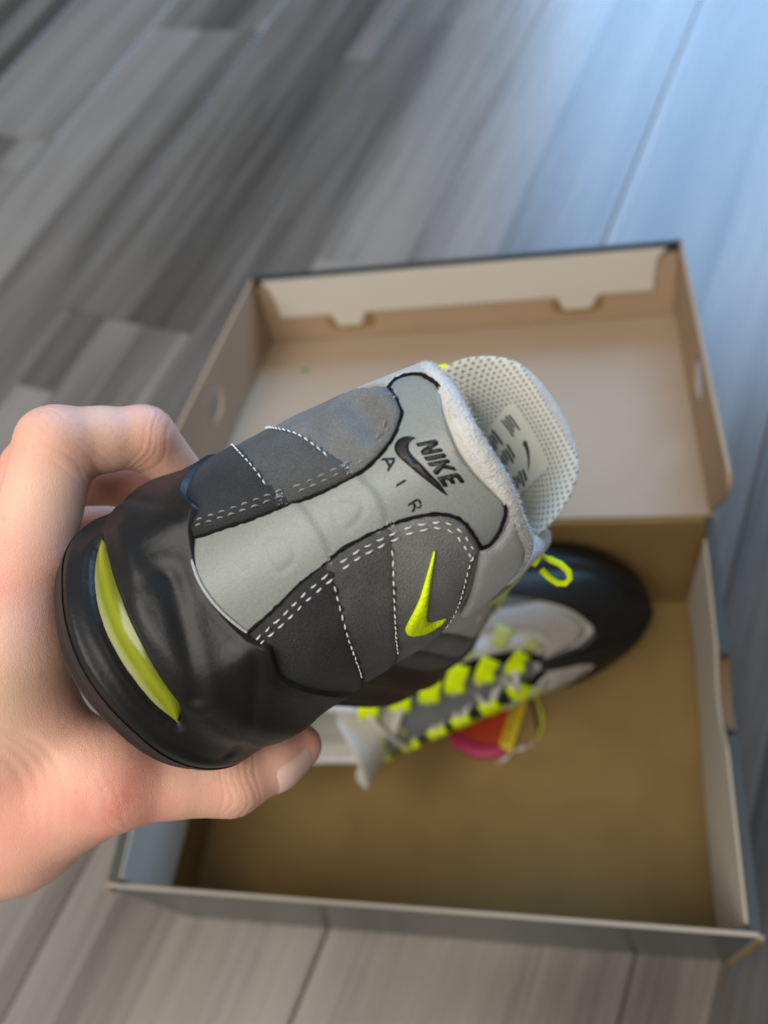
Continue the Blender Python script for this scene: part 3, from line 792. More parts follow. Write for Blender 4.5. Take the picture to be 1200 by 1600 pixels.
    # ---------------- suede layers each side
    def side(sg, E, D1, D2, FR):
        e = cr(E, 6); d1s = cr(D1, 6); d2s = cr(D2, 6); fr = cr(FR, 6)
        up = lambda c, mm: np.c_[c[:, 0], c[:, 1] + mm / KV]
        d1, d2 = up(d1s, 1.3), up(d2s, 1.3)
        def cut(e, v0, v1): return e[(e[:, 1] >= v0) & (e[:, 1] <= v1)]
        vlow = .17
        botA = [(sg * .381, .18), (sg * .30, .175), (sg * .25, .175), (sg * .2, .17), (sg * .11, .165)]
        eA = cut(e[:60], .19, d1[0, 1] - .004); eB = cut(e, d1s[0, 1] - .05, d2[0, 1] - .004); eC = e[e[:, 1] >= d2s[0, 1] - .05]
        if fine:
            dent = lambda P: np.zeros(len(P))
        polyA = np.vstack([eA, d1, botA])
        polyB = np.vstack([eB, d2, up(d1s, -3.0)[::-1]])
        frr = fr[1:]
        polyC = np.vstack([eC, frr, up(d2s, -3.0)[::-1]])
        def crease(P):
            c = cr([(sg * .12, .36), (sg * .1773, .3966), (sg * .1956, .4889), (sg * .2837, .600)], 5) if sg > 0 else None
            if c is None:
                h = np.zeros(len(P))
                a, b = np.array([-.118, .752]) * MET, np.array([-.055, .782]) * MET
                p = P * MET; ab = b - a; tt = np.clip(((p - a) @ ab) / (ab @ ab), 0, 1); q = p - a - tt[:, None] * ab
                dd = np.linalg.norm(q, axis=1)
                return -1.5 * np.exp(-(dd / 2.8) ** 2) + 1.0 * np.exp(-((dd - 5.5) / 3) ** 2)
            d = seg_dist(P, c, False); return -.28 * np.exp(-(d / .8) ** 2) + .2 * np.exp(-((d - 2.5) / 1.8) ** 2)
        def puff(P, dl):
            return .25 * np.sin(P[:, 0] * 37 + dl) * np.sin(P[:, 1] * 19 + dl)
        panel('suede_layer', polyC, 1.15, MAT['suede_light'], bottom=-1.7, disp=lambda P: crease(P) + puff(P, 1))
        panel('suede_layer', polyB, 1.75, MAT['suede_mid'], disp=lambda P: .6 * crease(P) + puff(P, 2))
        panel('suede_layer', polyA, 2.35, MAT['suede_dark'], disp=lambda P: puff(P, 3))
        # black cut edge between suede and heel panel
        edge = resample(offset_curve(e, .15 * sg), 1.0 if fine else 3)
        tube('edge_binding', edge, .75, .45, MAT['edge_black'], jitter=.35)
        s1 = -sg * -1
        hC, hB, hA = 1.3, 1.85, 2.45
        for off in (1.6, 3.0):
            c = offset_curve(e, -sg * off)
            vA, vB = d1[0, 1], d2[0, 1]
            cA = c[(c[:, 1] < vA) & (c[:, 1] > .2) & (np.arange(len(c)) < 60)]; cB = c[(c[:, 1] >= vA) & (c[:, 1] < vB)]; cC = c[c[:, 1] >= vB]
            mname = 'thread_white' if sg > 0 else 'thread_grey'
            for q, h in ((cA, hA), (cB, hB), (cC, hC)):
                if len(q) > 2: stitch_row(q, h, mname)
        stitch_row(d1s[(d1s[:, 0] * sg > .055) & (d1s[:, 0] * sg < .216)], hA + .05, 'thread_white', L=1.6, gap=.95, r=.2)
        stitch_row(d2s[(d2s[:, 0] * sg > .052) & (d2s[:, 0] * sg < .222)], hB + .05, 'thread_white', L=1.6, gap=.95, r=.2)
        f2 = offset_curve(fr, -sg * 1.8)
        if sg > 0: stitch_row(f2[2:][np.abs(f2[2:, 0]) < .255], hC + .05, 'thread_white' if sg > 0 else 'thread_grey', L=1.6, gap=1.0, r=.19)
        # tone-on-tone fold marks where one layer ends on the next
        # pale collar band over the ears of the heel panel
        ear = cr([(sg * .128, .862), (sg * .150, .835), (sg * .19, .78), (sg * .24, .73), (sg * .30, .70), (sg * .34, .75), (sg * .30, .90), (sg * .24, .965), (sg * .15, .985), (sg * .11, .995), (sg * .125, .96), (sg * .142, .90)], 5, True)
        panel('collar_band', ear, .9, MAT['suede_pale'])
    side(1, E_LAT, D1L, D2L, FRL)
    side(-1, E_MED, D1M, D2M, FRM)
    # black line round the head of the heel panel
    i0 = int(np.argmin(np.hypot((hd[:, 0] + .0682) * KU, (hd[:, 1] - .9852) * KV))); i1 = int(np.argmin(np.hypot((hd[:, 0] - .0874) * KU, (hd[:, 1] - .9794) * KV)))
    tube('edge_binding', resample(hd[:i0 + 1], .8 if fine else 3), .65, .5, MAT['edge_black'], jitter=.3)
    tube('edge_binding', resample(hd[i1:], .8 if fine else 3), .65, .45, MAT['edge_black'], jitter=.3)
    # ---------------- marks
    if fine:
        panel('side_logo', cr(SWOOSH, 5, True)[:], 2.15, MAT['neon'], step=1.0, bev=.6, edge=.75, bottom=1.0)
        polys = [cr(BSW, 4, True)]
        letters = {'N': [(0, 0), (.3, 0), (.3, .55), (.62, 0), (1, 0), (1, 1), (.7, 1), (.7, .45), (.38, 1), (0, 1)],
                   'I': [(0, 0), (1, 0), (1, 1), (0, 1)],
                   'K': [(0, 0), (.32, 0), (.32, .36), (.66, 0), (1.05, 0), (.58, .52), (1, 1), (.64, 1), (.32, .64), (.32, 1), (0, 1)],
                   'E': [(0, 0), (1, 0), (1, .22), (.34, .22), (.34, .39), (.9, .39), (.9, .61), (.34, .61), (.34, .78), (1, .78), (1, 1), (0, 1)]}
        x = 0; place = (('N', .28), ('I', .10), ('K', .29), ('E', .24)); gapw = (1 - sum(w for _, w in place)) / 3
        for ch, w in place:
            q = []
            for a, b in letters[ch]:
                X = x + a * w
                q.append((-.0192 + .0525 * X + .0072 * b, .8600 + .0555 * b + .004 * X))
            polys.append(np.array(q)); x += w + gapw
        def stroke(p, q, w):
            p, q = np.array(p), np.array(q); t_ = (q - p) / np.linalg.norm(q - p); nn = np.array([-t_[1], t_[0]]) * w / 2
            return np.array([p - nn, q - nn, q + nn, p + nn])
        def small(c0, w, h, strokes):
            for p, q in strokes:
                sq = stroke((p[0] * w, p[1] * h), (q[0] * w, q[1] * h), .52)
                polys.append(sq / MET + np.array(c0))
        small((-.0229, .7587), 3.2, 2.7, [((0, 0), (.5, 1.05)), ((.5, 1.05), (1, 0)), ((.2, .36), (.8, .36))])
        small((.0078, .7587), 1, 2.8, [((0, 0), (0, 1))])
        small((.0290, .7580), 2.2, 2.8, [((.08, 0), (.08, 1)), ((0, .93), (.7, .93)), ((.66, .93), (.92, .76)), ((.92, .80), (.9, .56)), ((.92, .6), (.66, .46)), ((.0, .46), (.7, .46)), ((.5, .46), (.98, 0))])
        for k, q in enumerate(polys):
            panel('heel_lettering' if k else 'heel_logo', q, .78 + .012 * (k % 7), MAT['print_black'], parent=hp, step=1.2, bev=.15, edge=.95, bottom=.3)
    # ---------------- side layers of the midfoot and forefoot
    for sg in (1, -1):
        panel('side_layer', cr([(sg * .40, .16), (sg * .405, .30), (sg * .46, .40), (sg * .56, .43), (sg * .70, .45), (sg * .82, .50), (sg * .87, .42), (sg * .85, .12), (sg * .6, .12), (sg * .45, .13)], 4, True), 1.2, MAT['suede_light'], step=3.5)
        panel('side_layer', cr([(sg * .41, .16), (sg * .42, .24), (sg * .48, .29), (sg * .58, .30), (sg * .72, .31), (sg * .80, .34), (sg * .82, .2), (sg * .80, .12), (sg * .6, .12), (sg * .45, .13)], 4, True), 2.2, MAT['suede_mid'], step=3.5)
    # ---------------- toe
    def bothsides(f):
        for sg in (1, -1): f(sg)
    def toe(sg):
        mg = cr([(sg * .62, .12), (sg * .70, .22), (sg * .78, .36), (sg * .86, .50), (sg * .93, .62), (sg * .962, .66), (sg * .975, .80), (sg * .972, .97), (sg * 1.0, .985), (sg * 1.0, .5), (sg * 1.0, .12), (sg * .85, .10)], 1, True)
        panel('mudguard', mg, 2.6, MAT['black_sole'], step=3.5, bev=2)
        vm = cr([(sg * .70, .50), (sg * .80, .52), (sg * .88, .58), (sg * .955, .70), (sg * .968, .92), (sg * .93, .86), (sg * .84, .74), (sg * .74, .68), (sg * .66, .66), (sg * .62, .55)], 4, True)
        panel('vamp_mesh', vm, .7, MAT['vamp_mesh'], step=3.5)
    bothsides(toe)
    # ---------------- eyestay, loops and laces
    ends = {1: [], -1: []}
    def lacing(sg):
        es = cr([(sg * .50, .78), (sg * .60, .74), (sg * .72, .74), (sg * .84, .80), (sg * .93, .89), (sg * .955, .94), (sg * .93, .945), (sg * .84, .90), (sg * .72, .87), (sg * .60, .87), (sg * .51, .90)], 4, True)
        panel('eyestay', es, 1.4, MAT['eyestay'], step=3)
        dk = cr([(sg * .50, .88), (sg * .60, .86), (sg * .72, .86), (sg * .84, .89), (sg * .95, .93), (sg * .975, .992), (sg * .84, .995), (sg * .72, .995), (sg * .60, .995), (sg * .50, .995)], 3, True)
        panel('eyestay_backing', dk, .8, MAT['edge_black'], step=3)
        for i in range(6):
            u = sg * (.535 + .068 * i + (.01 if i == 5 else 0)); vs0 = (.895, .875, .875, .885, .915, .93)[i]
            vs = np.linspace(vs0, 1.0, 6); q = np.c_[np.full(6, u), vs]
            pts = list(at(q, np.full(6, 2.0))); N = list(nrm(q[:, 0], q[:, 1]))
            e = pts[-1]; inn = np.array([0, sg * 1.0, 0]) * 1.0
            inn = inn + np.array([-.15, 0, .18])
            pts += [e + inn * 3.0 + np.array([0, 0, .9]), e + inn * 7.4 + np.array([0, 0, .5]), e + inn * 8.2 + np.array([0, 0, -1.6])]
            N += [np.array([0, -sg * .3, 1.0]), np.array([0, 0, 1.0]), np.array([0, sg * .7, .6])]
            if fine and i == 0:      # top loops stand away from the collar
                o_ = np.array([0, -sg, 0.]); z_ = np.array([0, 0, 1.0])
                pts = pts[:3] + [pts[2] + o_ * a + z_ * b for a, b in ((2.5, 1.8), (5.5, 3.9), (8.5, 4.9), (10.8, 4.2), (11.4, 2.2), (10.2, .2), (7.5, -1.2), (4.0, -2.2))]
                N = N[:3] + [o_ * .5 + z_ * .8, z_, z_ + o_ * .2, z_ * .5 + o_, o_, o_ * .6 - z_, -z_, -z_]
            ribbon('lace_loop', pts, N, 5.5 if (fine and i == 0) else 12.6, 1.7 if (fine and i == 0) else .9, MAT['neon'])
            vq = np.linspace(.68, .835, 5) if i < 5 else np.linspace(.84, .90, 5)
            q = np.c_[np.full(5, u), vq]
            ribbon('loop_strap', at(q, np.full(5, 1.75)), nrm(q[:, 0], q[:, 1]), 10.6, .5, MAT['neon_soft'])
            ends[sg].append(e + inn * 4.6 + np.array([0, 0, .9]))
    bothsides(lacing)
    def lace(a, b, lift):
        t_ = np.linspace(0, 1, 11)[:, None]; P = a * (1 - t_) + b * t_; P[:, 2] += lift * np.sin(math.pi * t_[:, 0]) + .25 * np.sin(9 * t_[:, 0])
        ribbon('lace', P, np.tile([-.15, 0, 1.0], (11, 1)), 4.6, .7, MAT['lace'])
    for i in range(5):
        lace(ends[1][i], ends[-1][i + 1], 4.5 if i < 1 else -5.0); lace(ends[-1][i], ends[1][i + 1], 3.4 if i < 1 else -6.0)
    lace(ends[1][5], ends[-1][5], 3)
    # ---------------- tongue (padded)
    tc_ = cr([(216, 53), (180, 70), (154, 83), (132, 92), (119, 99.5), (111, 107.5), (106, 115.5), (103.8, 120.5)], 16 if fine else 8)
    al_ = np.r_[0, np.cumsum(np.linalg.norm(np.diff(tc_, axis=0), axis=1))]; AL = al_[-1]
    nT = 110 if fine else 50
    x_ = AL * (1 - (1 - np.linspace(0, 1, nT)) ** 1.7)
    tc_ = np.c_[np.interp(x_, al_, tc_[:, 0]), np.interp(x_, al_, tc_[:, 1])]
    for _ in range(6): tc_[1:-1] = .25 * tc_[:-2] + .5 * tc_[1:-1] + .25 * tc_[2:]
    dt_ = AL - x_                                            # mm below the top edge
    lens = lambda w, p: (1 - np.clip(1 - dt_ / w, 0, 1) ** p) ** (1 / p)
    hw_ = smooth_interp(dt_, [(0, 28.5), (18, 28.5), (34, 24), (68, 17), (140, 12)]) * np.maximum(lens(15, 2.4), .02)
    yo_ = smooth_interp(dt_, [(0, 8), (20, 4.5), (45, 1), (140, 0)])
    th_ = smooth_interp(dt_, [(0, 4.6), (20, 4.4), (40, 3), (140, 2)]) * np.maximum(lens(7, 2), .05)
    fi_ = lambda d: float(np.interp(-d, -dt_, np.arange(nT)))  # section index at d mm below the top
    tt_ = np.gradient(tc_, axis=0); tt_ /= np.linalg.norm(tt_, axis=1)[:, None]
    dr_ = smooth_interp(dt_, [(0, 9), (12, 20), (24, 20), (45, 9), (140, 6)])
    def TP(i, q, side_, lift=0.0):
        """tongue point: section i, across q -1..1, side_ +1 outer / -1 inner"""
        inn = np.array([-tt_[i, 1], 0, tt_[i, 0]])
        c = np.array([tc_[i, 0], yo_[i] + hw_[i] * q, tc_[i, 1]]) + inn * dr_[i] * ((hw_[i] * abs(q) / 28.5) ** 2.6)
        return c - inn * side_ * (th_[i] * (.45 if side_ > 0 else 1.0) * math.sqrt(max(0, 1 - abs(q) ** 3)) + lift)
    V, F, mi, uv = [], [], [], []
    arc_ = x_
    nq = 90 if fine else 48
    for i in range(len(tc_)):
        for k in range(nq):
            a = 2 * math.pi * k / nq; q = math.cos(a); sdn = 1 if math.sin(a) >= 0 else -1
            q = math.copysign(min(1, abs(q) ** .9), q)
            V.append(TP(i, q, sdn)); uv.append((hw_[i] * q, arc_[i]))
    for i in range(len(tc_) - 1):
        for k in range(nq):
            F.append((i * nq + k, i * nq + (k + 1) % nq, (i + 1) * nq + (k + 1) % nq, (i + 1) * nq + k))
            inner = math.sin(2 * math.pi * (k + .5) / nq) < 0
            mi.append(3 if fine and dt_[i] < 1.6 else 0 if inner or (fine and (False)) else 3 if fine and (abs(math.cos(2 * math.pi * (k + .5) / nq)) > .55 or dt_[i] < 14) else (2 if dt_[i] < 36 else 1))
    F.append(tuple((len(tc_) - 1) * nq + k for k in range(nq))); mi.append(0)
    tg = fix_normals(fin('tongue', V, F, [MAT['lining'], MAT['tongue_outer'], MAT['tongue_cream'], MAT['terry']], uvs=np.array(uv), midx=mi))
    # oval patch on the outside of the tongue
    def tongue_patch(name, i0, i1, q0, q1, side_, lift, mat, parent, shape=None, n=14):
        V, F = [], []
        for a in range(n):
            for b in range(n):
                x_, y_ = a / (n - 1) * 2 - 1, b / (n - 1) * 2 - 1
                if shape == 'oval':
                    r_ = max(abs(x_), abs(y_)); L_ = math.hypot(x_, y_) or 1; x_, y_ = x_ * r_ / L_ * 1.0, y_ * r_ / L_ * 1.0
                fi = i0 + (i1 - i0) * (x_ + 1) / 2; q = q0 + (q1 - q0) * (y_ + 1) / 2
                j = int(fi); fr_ = fi - j
                V.append(np.array(TP(j, q, side_, lift)) * (1 - fr_) + np.array(TP(min(j + 1, len(tc_) - 1), q, side_, lift)) * fr_)
        return fix_normals(fin(name, V, gridfaces(n, n), mat, parent))
    tongue_patch('tongue_badge', fi_(38), fi_(18), -.42, .36, 1, .5, MAT['neon_soft'], tg, 'oval')
    tongue_patch('tongue_badge', fi_(35), fi_(21), -.34, .28, 1, .8, MAT['tongue_outer'], tg, 'oval')
    # size label inside
    lab = tongue_patch('size_label', fi_(38), fi_(9.0), -.46, .36, -1, .4, MAT['label'], tg)
    for (a0, a1, q0, q1, rows) in ((15.5, 11.5, .08, .30, 4), (31, 19.5, .12, .33, 7), (26, 18, -.12, .08, 5), (31, 17, -.42, -.24, 8)):
        for i in range(rows):
            f0 = a0 + (a1 - a0) * i / rows
            tongue_patch('label_text', fi_(f0), fi_(f0 + (a1 - a0) / rows * .62), q0 + .03 * (i % 3), q1 - .02 * (i % 2), -1, .55, MAT['label_print'], lab, n=4)
    swp = [(0, 0), (.12, .30), (.30, .52), (.62, .80), (1, 1), (.66, .66), (.45, .42), (.36, .2), (.40, .02), (.2, -.10)]
    Vs = []
    for a, b in swp:
        fi = fi_(13.8 + 4.6 * (a - .4)); q = -.06 - .27 * b; j = int(fi); fr_ = fi - j
        Vs.append(np.array(TP(j, q, -1, .62)) * (1 - fr_) + np.array(TP(j + 1, q, -1, .62)) * fr_)
    fix_normals(fin('label_logo', Vs, [tuple(range(len(Vs)))], MAT['label_print'], lab))
    # ---------------- collar: lining, terry rim
    ul = np.linspace(-.57, .57, 160 if fine else 60); vl = np.linspace(1.0, .08, 22)
    Ul, Vl = np.meshgrid(ul, vl, indexing='ij'); f = np.stack([Ul.ravel(), Vl.ravel()], 1)
    pad = 4.6 + 2.4 * np.exp(-((f[:, 1] - .86) / .12) ** 2)
    Pl = S(f[:, 0], f[:, 1]) - nrm(f[:, 0], f[:, 1]) * pad[:, None]
    lin = fin('lining', Pl, gridfaces(len(ul), 22, flip=True), MAT['lining'], uvs=f * MET)
    ur = np.linspace(-.56, .56, 300 if fine else 80); C0 = S(ur, np.ones_like(ur)); N0 = nrm(ur, np.ones_like(ur))
    Tn = np.gradient(C0, axis=0); Tn /= np.linalg.norm(Tn, axis=1)[:, None]; Upn = np.cross(N0, Tn); Upn *= np.sign(Upn[:, 2:3])
    Cc = C0 - N0 * 2.2 - Upn * .3
    ns = 14; V = []
    for i in range(len(ur)):
        tp = min(1, (0.565 - abs(ur[i])) / .05); rr = 2.9 * (.45 + .55 * tp)
        for k in range(ns):
            a = 2 * math.pi * k / ns; j = 1 + .05 * math.sin(ur[i] * 410 + k * 2.1) + .03 * rs.uniform(-1, 1)
            V.append(Cc[i] + (N0[i] * math.cos(a) * 1.0 + Upn[i] * math.sin(a) * .95) * rr * j)
    F = [(i * ns + k, i * ns + (k + 1) % ns, (i + 1) * ns + (k + 1) % ns, (i + 1) * ns + k) for i in range(len(ur) - 1) for k in range(ns)]
    F += [tuple(range(ns)), tuple((len(ur) - 1) * ns + k for k in range(ns))]
    rim = fix_normals(fin('collar_rim', V, F, MAT['terry'], uvs=None))
    if fine:   # terry fuzz
        V, F = [], []
        for _ in range(9000):
            i = rs.randrange(2, len(ur) - 2); a = rs.uniform(0, 2 * math.pi)
            nrm_ = N0[i] * math.cos(a) + Upn[i] * math.sin(a)
            b = Cc[i] + nrm_ * 2.85 + Tn[i] * rs.uniform(-.5, .5)
            d = nrm_ + Tn[i] * rs.uniform(-.9, .9) + Upn[i] * rs.uniform(-.6, .6); d = d / np.linalg.norm(d)
            L_ = rs.uniform(.35, .95); w = np.cross(d, nrm_ + Tn[i] * .01); w = w / (np.linalg.norm(w) + 1e-9) * .05
            k = len(V); V += [b - w, b + w, b + d * L_ * .6 + nrm_ * .1 + w * .7, b + d * L_]; F += [(k, k + 1, k + 2), (k, k + 2, k + 3)]
        tag(fin('terry_fuzz', V, F, MAT['terry'], rim), kind='stuff')
    # insole
    ui = np.linspace(-1, 1, 121); B = S(ui, np.full(121, .12)); Bi = B - hn(ui) * 5.0; Bi[:, 2] = 31
    c = Bi.copy(); c[:, 1] *= .05; c[:, 0] = np.clip(c[:, 0], 35, 255)
    fin('insole', np.stack([Bi, (Bi + c) / 2, c], 1).reshape(-1, 3), gridfaces(121, 3), MAT['lining'], uvs=np.stack([Bi, (Bi + c) / 2, c], 1).reshape(-1, 3)[:, :2])
    for k, (V, F) in stitches.items():
        if V and fine: tag(fin('stitching', V, F, MAT[k]), kind='stuff')
    # loose threads at the suede joints
    if fine:
        V, F = [], []
        for (u0, v0, nn_) in ((-.0381, .485, 26), (-.0294, .668, 34), (.0363, .525, 18), (.0374, .695, 18), (-.085, .865, 22)):
            for _ in range(nn_):
                p = at(np.array([[u0 + rs.uniform(-.006, .006), v0 + rs.uniform(-.012, .012)]]), [1.9])[0]
                d = np.array([rs.uniform(-1, .2), rs.uniform(-1, 1), rs.uniform(-1, 1)]); d /= np.linalg.norm(d)
                w = np.cross(d, [0, .3, 1]); w = w / np.linalg.norm(w) * .09; L_ = rs.uniform(.5, 1.5)
                k = len(V); V += [p - w, p + w, p + d * L_]; F.append((k, k + 1, k + 2))
        tag(fin('frayed_thread', V, F, MAT['thread_white']), kind='stuff')

def pose(Rm, T):
    m = Matrix.Identity(4)
    for i in range(3):
        for j in range(3): m[i][j] = Rm[i][j]
        m[i][3] = T[i] * MM
    return m
held = empty('sneaker', pose([[0.040446, -0.482871, 0.874757], [0.521052, 0.757203, 0.393889], [-0.852566, 0.439863, 0.282227]], (149.84, 3.05, 431.77)))
tag(held, 'grey suede sneaker held up by the heel with black sole and reflective heel panel', 'sneaker')
build_shoe(held, False, True)
boxed = empty('sneaker', pose([[0.988791, -0.020629, 0.147874], [0.146864, 0.31278, -0.938403], [-0.026894, 0.949602, 0.312304]], (12.14, 174.61, 56.79)))
tag(boxed, 'grey sneaker with neon lace loops and black toe lying on its side in the box', 'sneaker')
build_shoe(boxed, True, False)
# ------------------------------------------------------------------ hand (one continuous skin from a distance field)
def surface_nets(F, org, h):
    s = F < 0
    nx, ny, nz = F.shape
    c = np.zeros((nx - 1, ny - 1, nz - 1), np.int8)
    for i in (0, 1):
        for j in (0, 1):
            for k in (0, 1): c += s[i:nx - 1 + i, j:ny - 1 + j, k:nz - 1 + k]
    act = (c > 0) & (c < 8); idx = -np.ones(act.shape, np.int64); cells = np.argwhere(act); idx[act] = np.arange(len(cells))
    acc = np.zeros((len(cells), 3)); cnt = np.zeros(len(cells)); corners = [(i, j, k) for i in (0, 1) for j in (0, 1) for k in (0, 1)]
    for a in corners:
        for ax in range(3):
            if a[ax]: continue
            b = list(a); b[ax] = 1
            ia = cells + np.array(a); ib = cells + np.array(b); fa = F[tuple(ia.T)]; fb = F[tuple(ib.T)]
            x = (fa < 0) != (fb < 0); t = np.where(x, fa / np.where(x, fa - fb, 1), 0)
            p = np.array(a, float) + t[:, None] * (np.array(b) - np.array(a)); acc += np.where(x[:, None], p, 0); cnt += x
    V = (cells + acc / cnt[:, None]) * h + org
    Q = []
    for ax in range(3):
        o1, o2 = [k for k in range(3) if k != ax]
        sl0 = [slice(None)] * 3; sl1 = [slice(None)] * 3; sl0[ax] = slice(0, -1); sl1[ax] = slice(1, None)
        e = np.argwhere(s[tuple(sl0)] != s[tuple(sl1)])
        e = e[(e[:, o1] > 0) & (e[:, o2] > 0) & (e[:, o1] < F.shape[o1] - 1) & (e[:, o2] < F.shape[o2] - 1)]
        def cell(d1, d2):
            q = e.copy(); q[:, o1] += d1; q[:, o2] += d2; return idx[tuple(q.T)]
        f = np.stack([cell(-1, -1), cell(0, -1), cell(0, 0), cell(-1, 0)], 1)
        st_ = s[tuple(e.T)]; flip = st_ if ax != 1 else ~st_
        f[~flip] = f[~flip][:, ::-1]; Q.append(f)
    return V, np.vstack(Q)
def cone(p, a, b, ra, rb):
    a, b = np.array(a, float), np.array(b, float); ab = b - a
    t = np.clip(((p - a) @ ab) / (ab @ ab), 0, 1); return np.linalg.norm(p - a - t[..., None] * ab, axis=-1) - (ra + (rb - ra) * t)
def smin(a, b, k):
    h = np.clip(.5 + .5 * (b - a) / k, 0, 1); return b * (1 - h) + a * h - k * h * (1 - h)
FING = {
 'index': ([(117.0, 15.4, 414.0), (124.2, 38.3, 424.0), (129.4, 63.8, 433.7), (137.5, 69.5, 428.0), (145.6, 74.7, 421.7), (151.0, 72.5, 406.8)], [13.0, 10.9, 10.4, 8.6, 8.5, 6.6]),
 'middle': ([(99.1, 24.4, 399.0), (104.6, 45.9, 407.3), (111.8, 69.0, 415.0), (122.0, 73.0, 407.5), (132.5, 76.3, 399.6), (141.4, 75.5, 384.6)], [13.0, 11.2, 10.6, 8.9, 8.7, 6.8]),
 'ring': ([(86.8, 28.7, 379.5), (90.0, 48.1, 383.5), (97.9, 70.0, 386.7), (107.5, 74.5, 380.5), (117.9, 78.3, 373.3), (128.5, 76.7, 359.8)], [12.5, 10.6, 10.0, 8.5, 8.2, 6.5]),
 'pinky': ([(78.7, 28.2, 359.5), (81.2, 47.5, 361.3), (89.3, 67.4, 361.9), (98.0, 72.0, 358.0), (107.6, 75.9, 352.8), (118.2, 75.1, 342.2)], [11.5, 9.2, 8.6, 7.4, 7.2, 5.8]),
 'thumb': ([(108.9, -19.3, 375.1), (140.4, -7.6, 380.2), (152.2, -5.1, 372.6), (165.4, -1.7, 364.0), (174.5, 6.0, 358.2), (180.1, 11.5, 353.8)], [15.0, 12.4, 9.4, 9.7, 8.4, 6.6]),
}
PALM = [((83.0, -25.0, 380.0), (112.0, 8.2, 403.5), 20, 14), ((112.0, 8.2, 403.5), (121.3, 17.3, 411.6), 14, 12.5), ((121.3, 17.3, 411.6), (122.0, 4.4, 399.1), 9.6, 8.2),
        ((122.0, 4.4, 399.1), (133.7, -5.0, 385.4), 8.2, 11), ((112.0, 8.2, 403.5), (108.9, -19.3, 375.1), 15, 15), ((92.4, -4.4, 381.5), (117.0, 15.4, 414.0), 20, 12),
        ((92.4, -4.4, 381.5), (99.1, 24.4, 399.0), 20, 13), ((83.0, -25.0, 380.0), (86.8, 28.7, 379.5), 22, 13), ((83.0, -25.0, 380.0), (78.7, 28.2, 359.5), 21, 12),
        ((83.0, -25.0, 380.0), (108.9, -19.3, 375.1), 19, 15.5), ((83.0, -25.0, 380.0), (64.0, -76.0, 383.0), 22, 26), ((64.0, -76.0, 383.0), (36, -185, 392), 27, 33)]
def hand_sdf(p):
    palm = None
    for a, b, ra, rb in PALM:
        d = cone(p, a, b, ra, rb); palm = d if palm is None else smin(palm, d, 9)
    out = palm
    for nme, (J, r) in FING.items():
        f = None
        for i in range(len(J) - 1):
            d = cone(p, J[i], J[i + 1], r[i], r[i + 1]); f = d if f is None else smin(f, d, 2.2)
        out = np.minimum(out, smin(palm, f, 9 if nme == 'thumb' else 7))
    return out
h_ = 1.1
org = np.array([-6., -226., 300.]); dims = np.array([212, 326, 172]) / h_
nb_ = (dims / 4).astype(int)                 # coarse blocks first, fine samples only near the skin
cg_ = np.stack(np.meshgrid(*[np.arange(n) for n in nb_], indexing='ij'), -1).reshape(-1, 3)
cd_ = hand_sdf(org + (cg_ * 4 + 1.5) * h_)
Fd = np.repeat(np.repeat(np.repeat(cd_.reshape(nb_), 4, 0), 4, 1), 4, 2).astype(np.float32)
sub_ = np.stack(np.meshgrid(range(4), range(4), range(4), indexing='ij'), -1).reshape(-1, 3)
nr_ = cg_[np.abs(cd_) < 7.5]
for i in range(0, len(nr_), 1500):
    ix_ = (nr_[i:i + 1500, None] * 4 + sub_[None]).reshape(-1, 3)
    Fd[tuple(ix_.T)] = hand_sdf(org + ix_ * h_)
HV, HF = surface_nets(Fd, org, h_)
lab_ = np.arange(len(HV))
for _ in range(400):            # keep only the outer skin
    mn_ = lab_[HF].min(1); old_ = lab_.copy()
    for k in range(4): np.minimum.at(lab_, HF[:, k], mn_)
    lab_ = lab_[lab_]
    if (lab_ == old_).all(): break
big_ = np.bincount(lab_).argmax(); keep_ = lab_ == big_
remap_ = np.cumsum(keep_) - 1; HF = remap_[HF[keep_[HF[:, 0]]]]; HV = HV[keep_]
# smooth the voxel steps, then lay knuckle creases into the skin
for _ in range(2):
    acc = np.zeros_like(HV); cn = np.zeros(len(HV))
    for a in range(4):
        for b in ((a + 1) % 4, (a + 3) % 4):
            np.add.at(acc, HF[:, a], HV[HF[:, b]]); np.add.at(cn, HF[:, a], 1)
    HV = HV * .5 + .5 * acc / np.maximum(cn, 1)[:, None]
# one Catmull-Clark step so the creases have enough points
tmp_ = mk('hand_cage', HV, HF, MAT['skin'], scale=1.0)
md_ = tmp_.modifiers.new('s', 'SUBSURF'); md_.levels = 1; md_.render_levels = 1
dg_ = bpy.context.evaluated_depsgraph_get(); me_ = tmp_.evaluated_get(dg_).to_mesh()
HV = np.empty(len(me_.vertices) * 3); me_.vertices.foreach_get('co', HV); HV = HV.reshape(-1, 3)
g_ = np.empty(len(me_.vertices) * 3); me_.vertices.foreach_get('normal', g_); g_ = g_.reshape(-1, 3)
HF = np.empty(len(me_.loops), np.int32); me_.loops.foreach_get('vertex_index', HF); HF = HF.reshape(-1, 4)
tmp_.evaluated_get(dg_).to_mesh_clear(); bpy.data.objects.remove(tmp_, do_unlink=True)
if float(np.mean(hand_sdf(HV[::200] + g_[::200]) - hand_sdf(HV[::200]))) < 0: g_ = -g_
disp = np.zeros(len(HV)); flush = np.zeros(len(HV))
rr_ = np.random.RandomState(3)
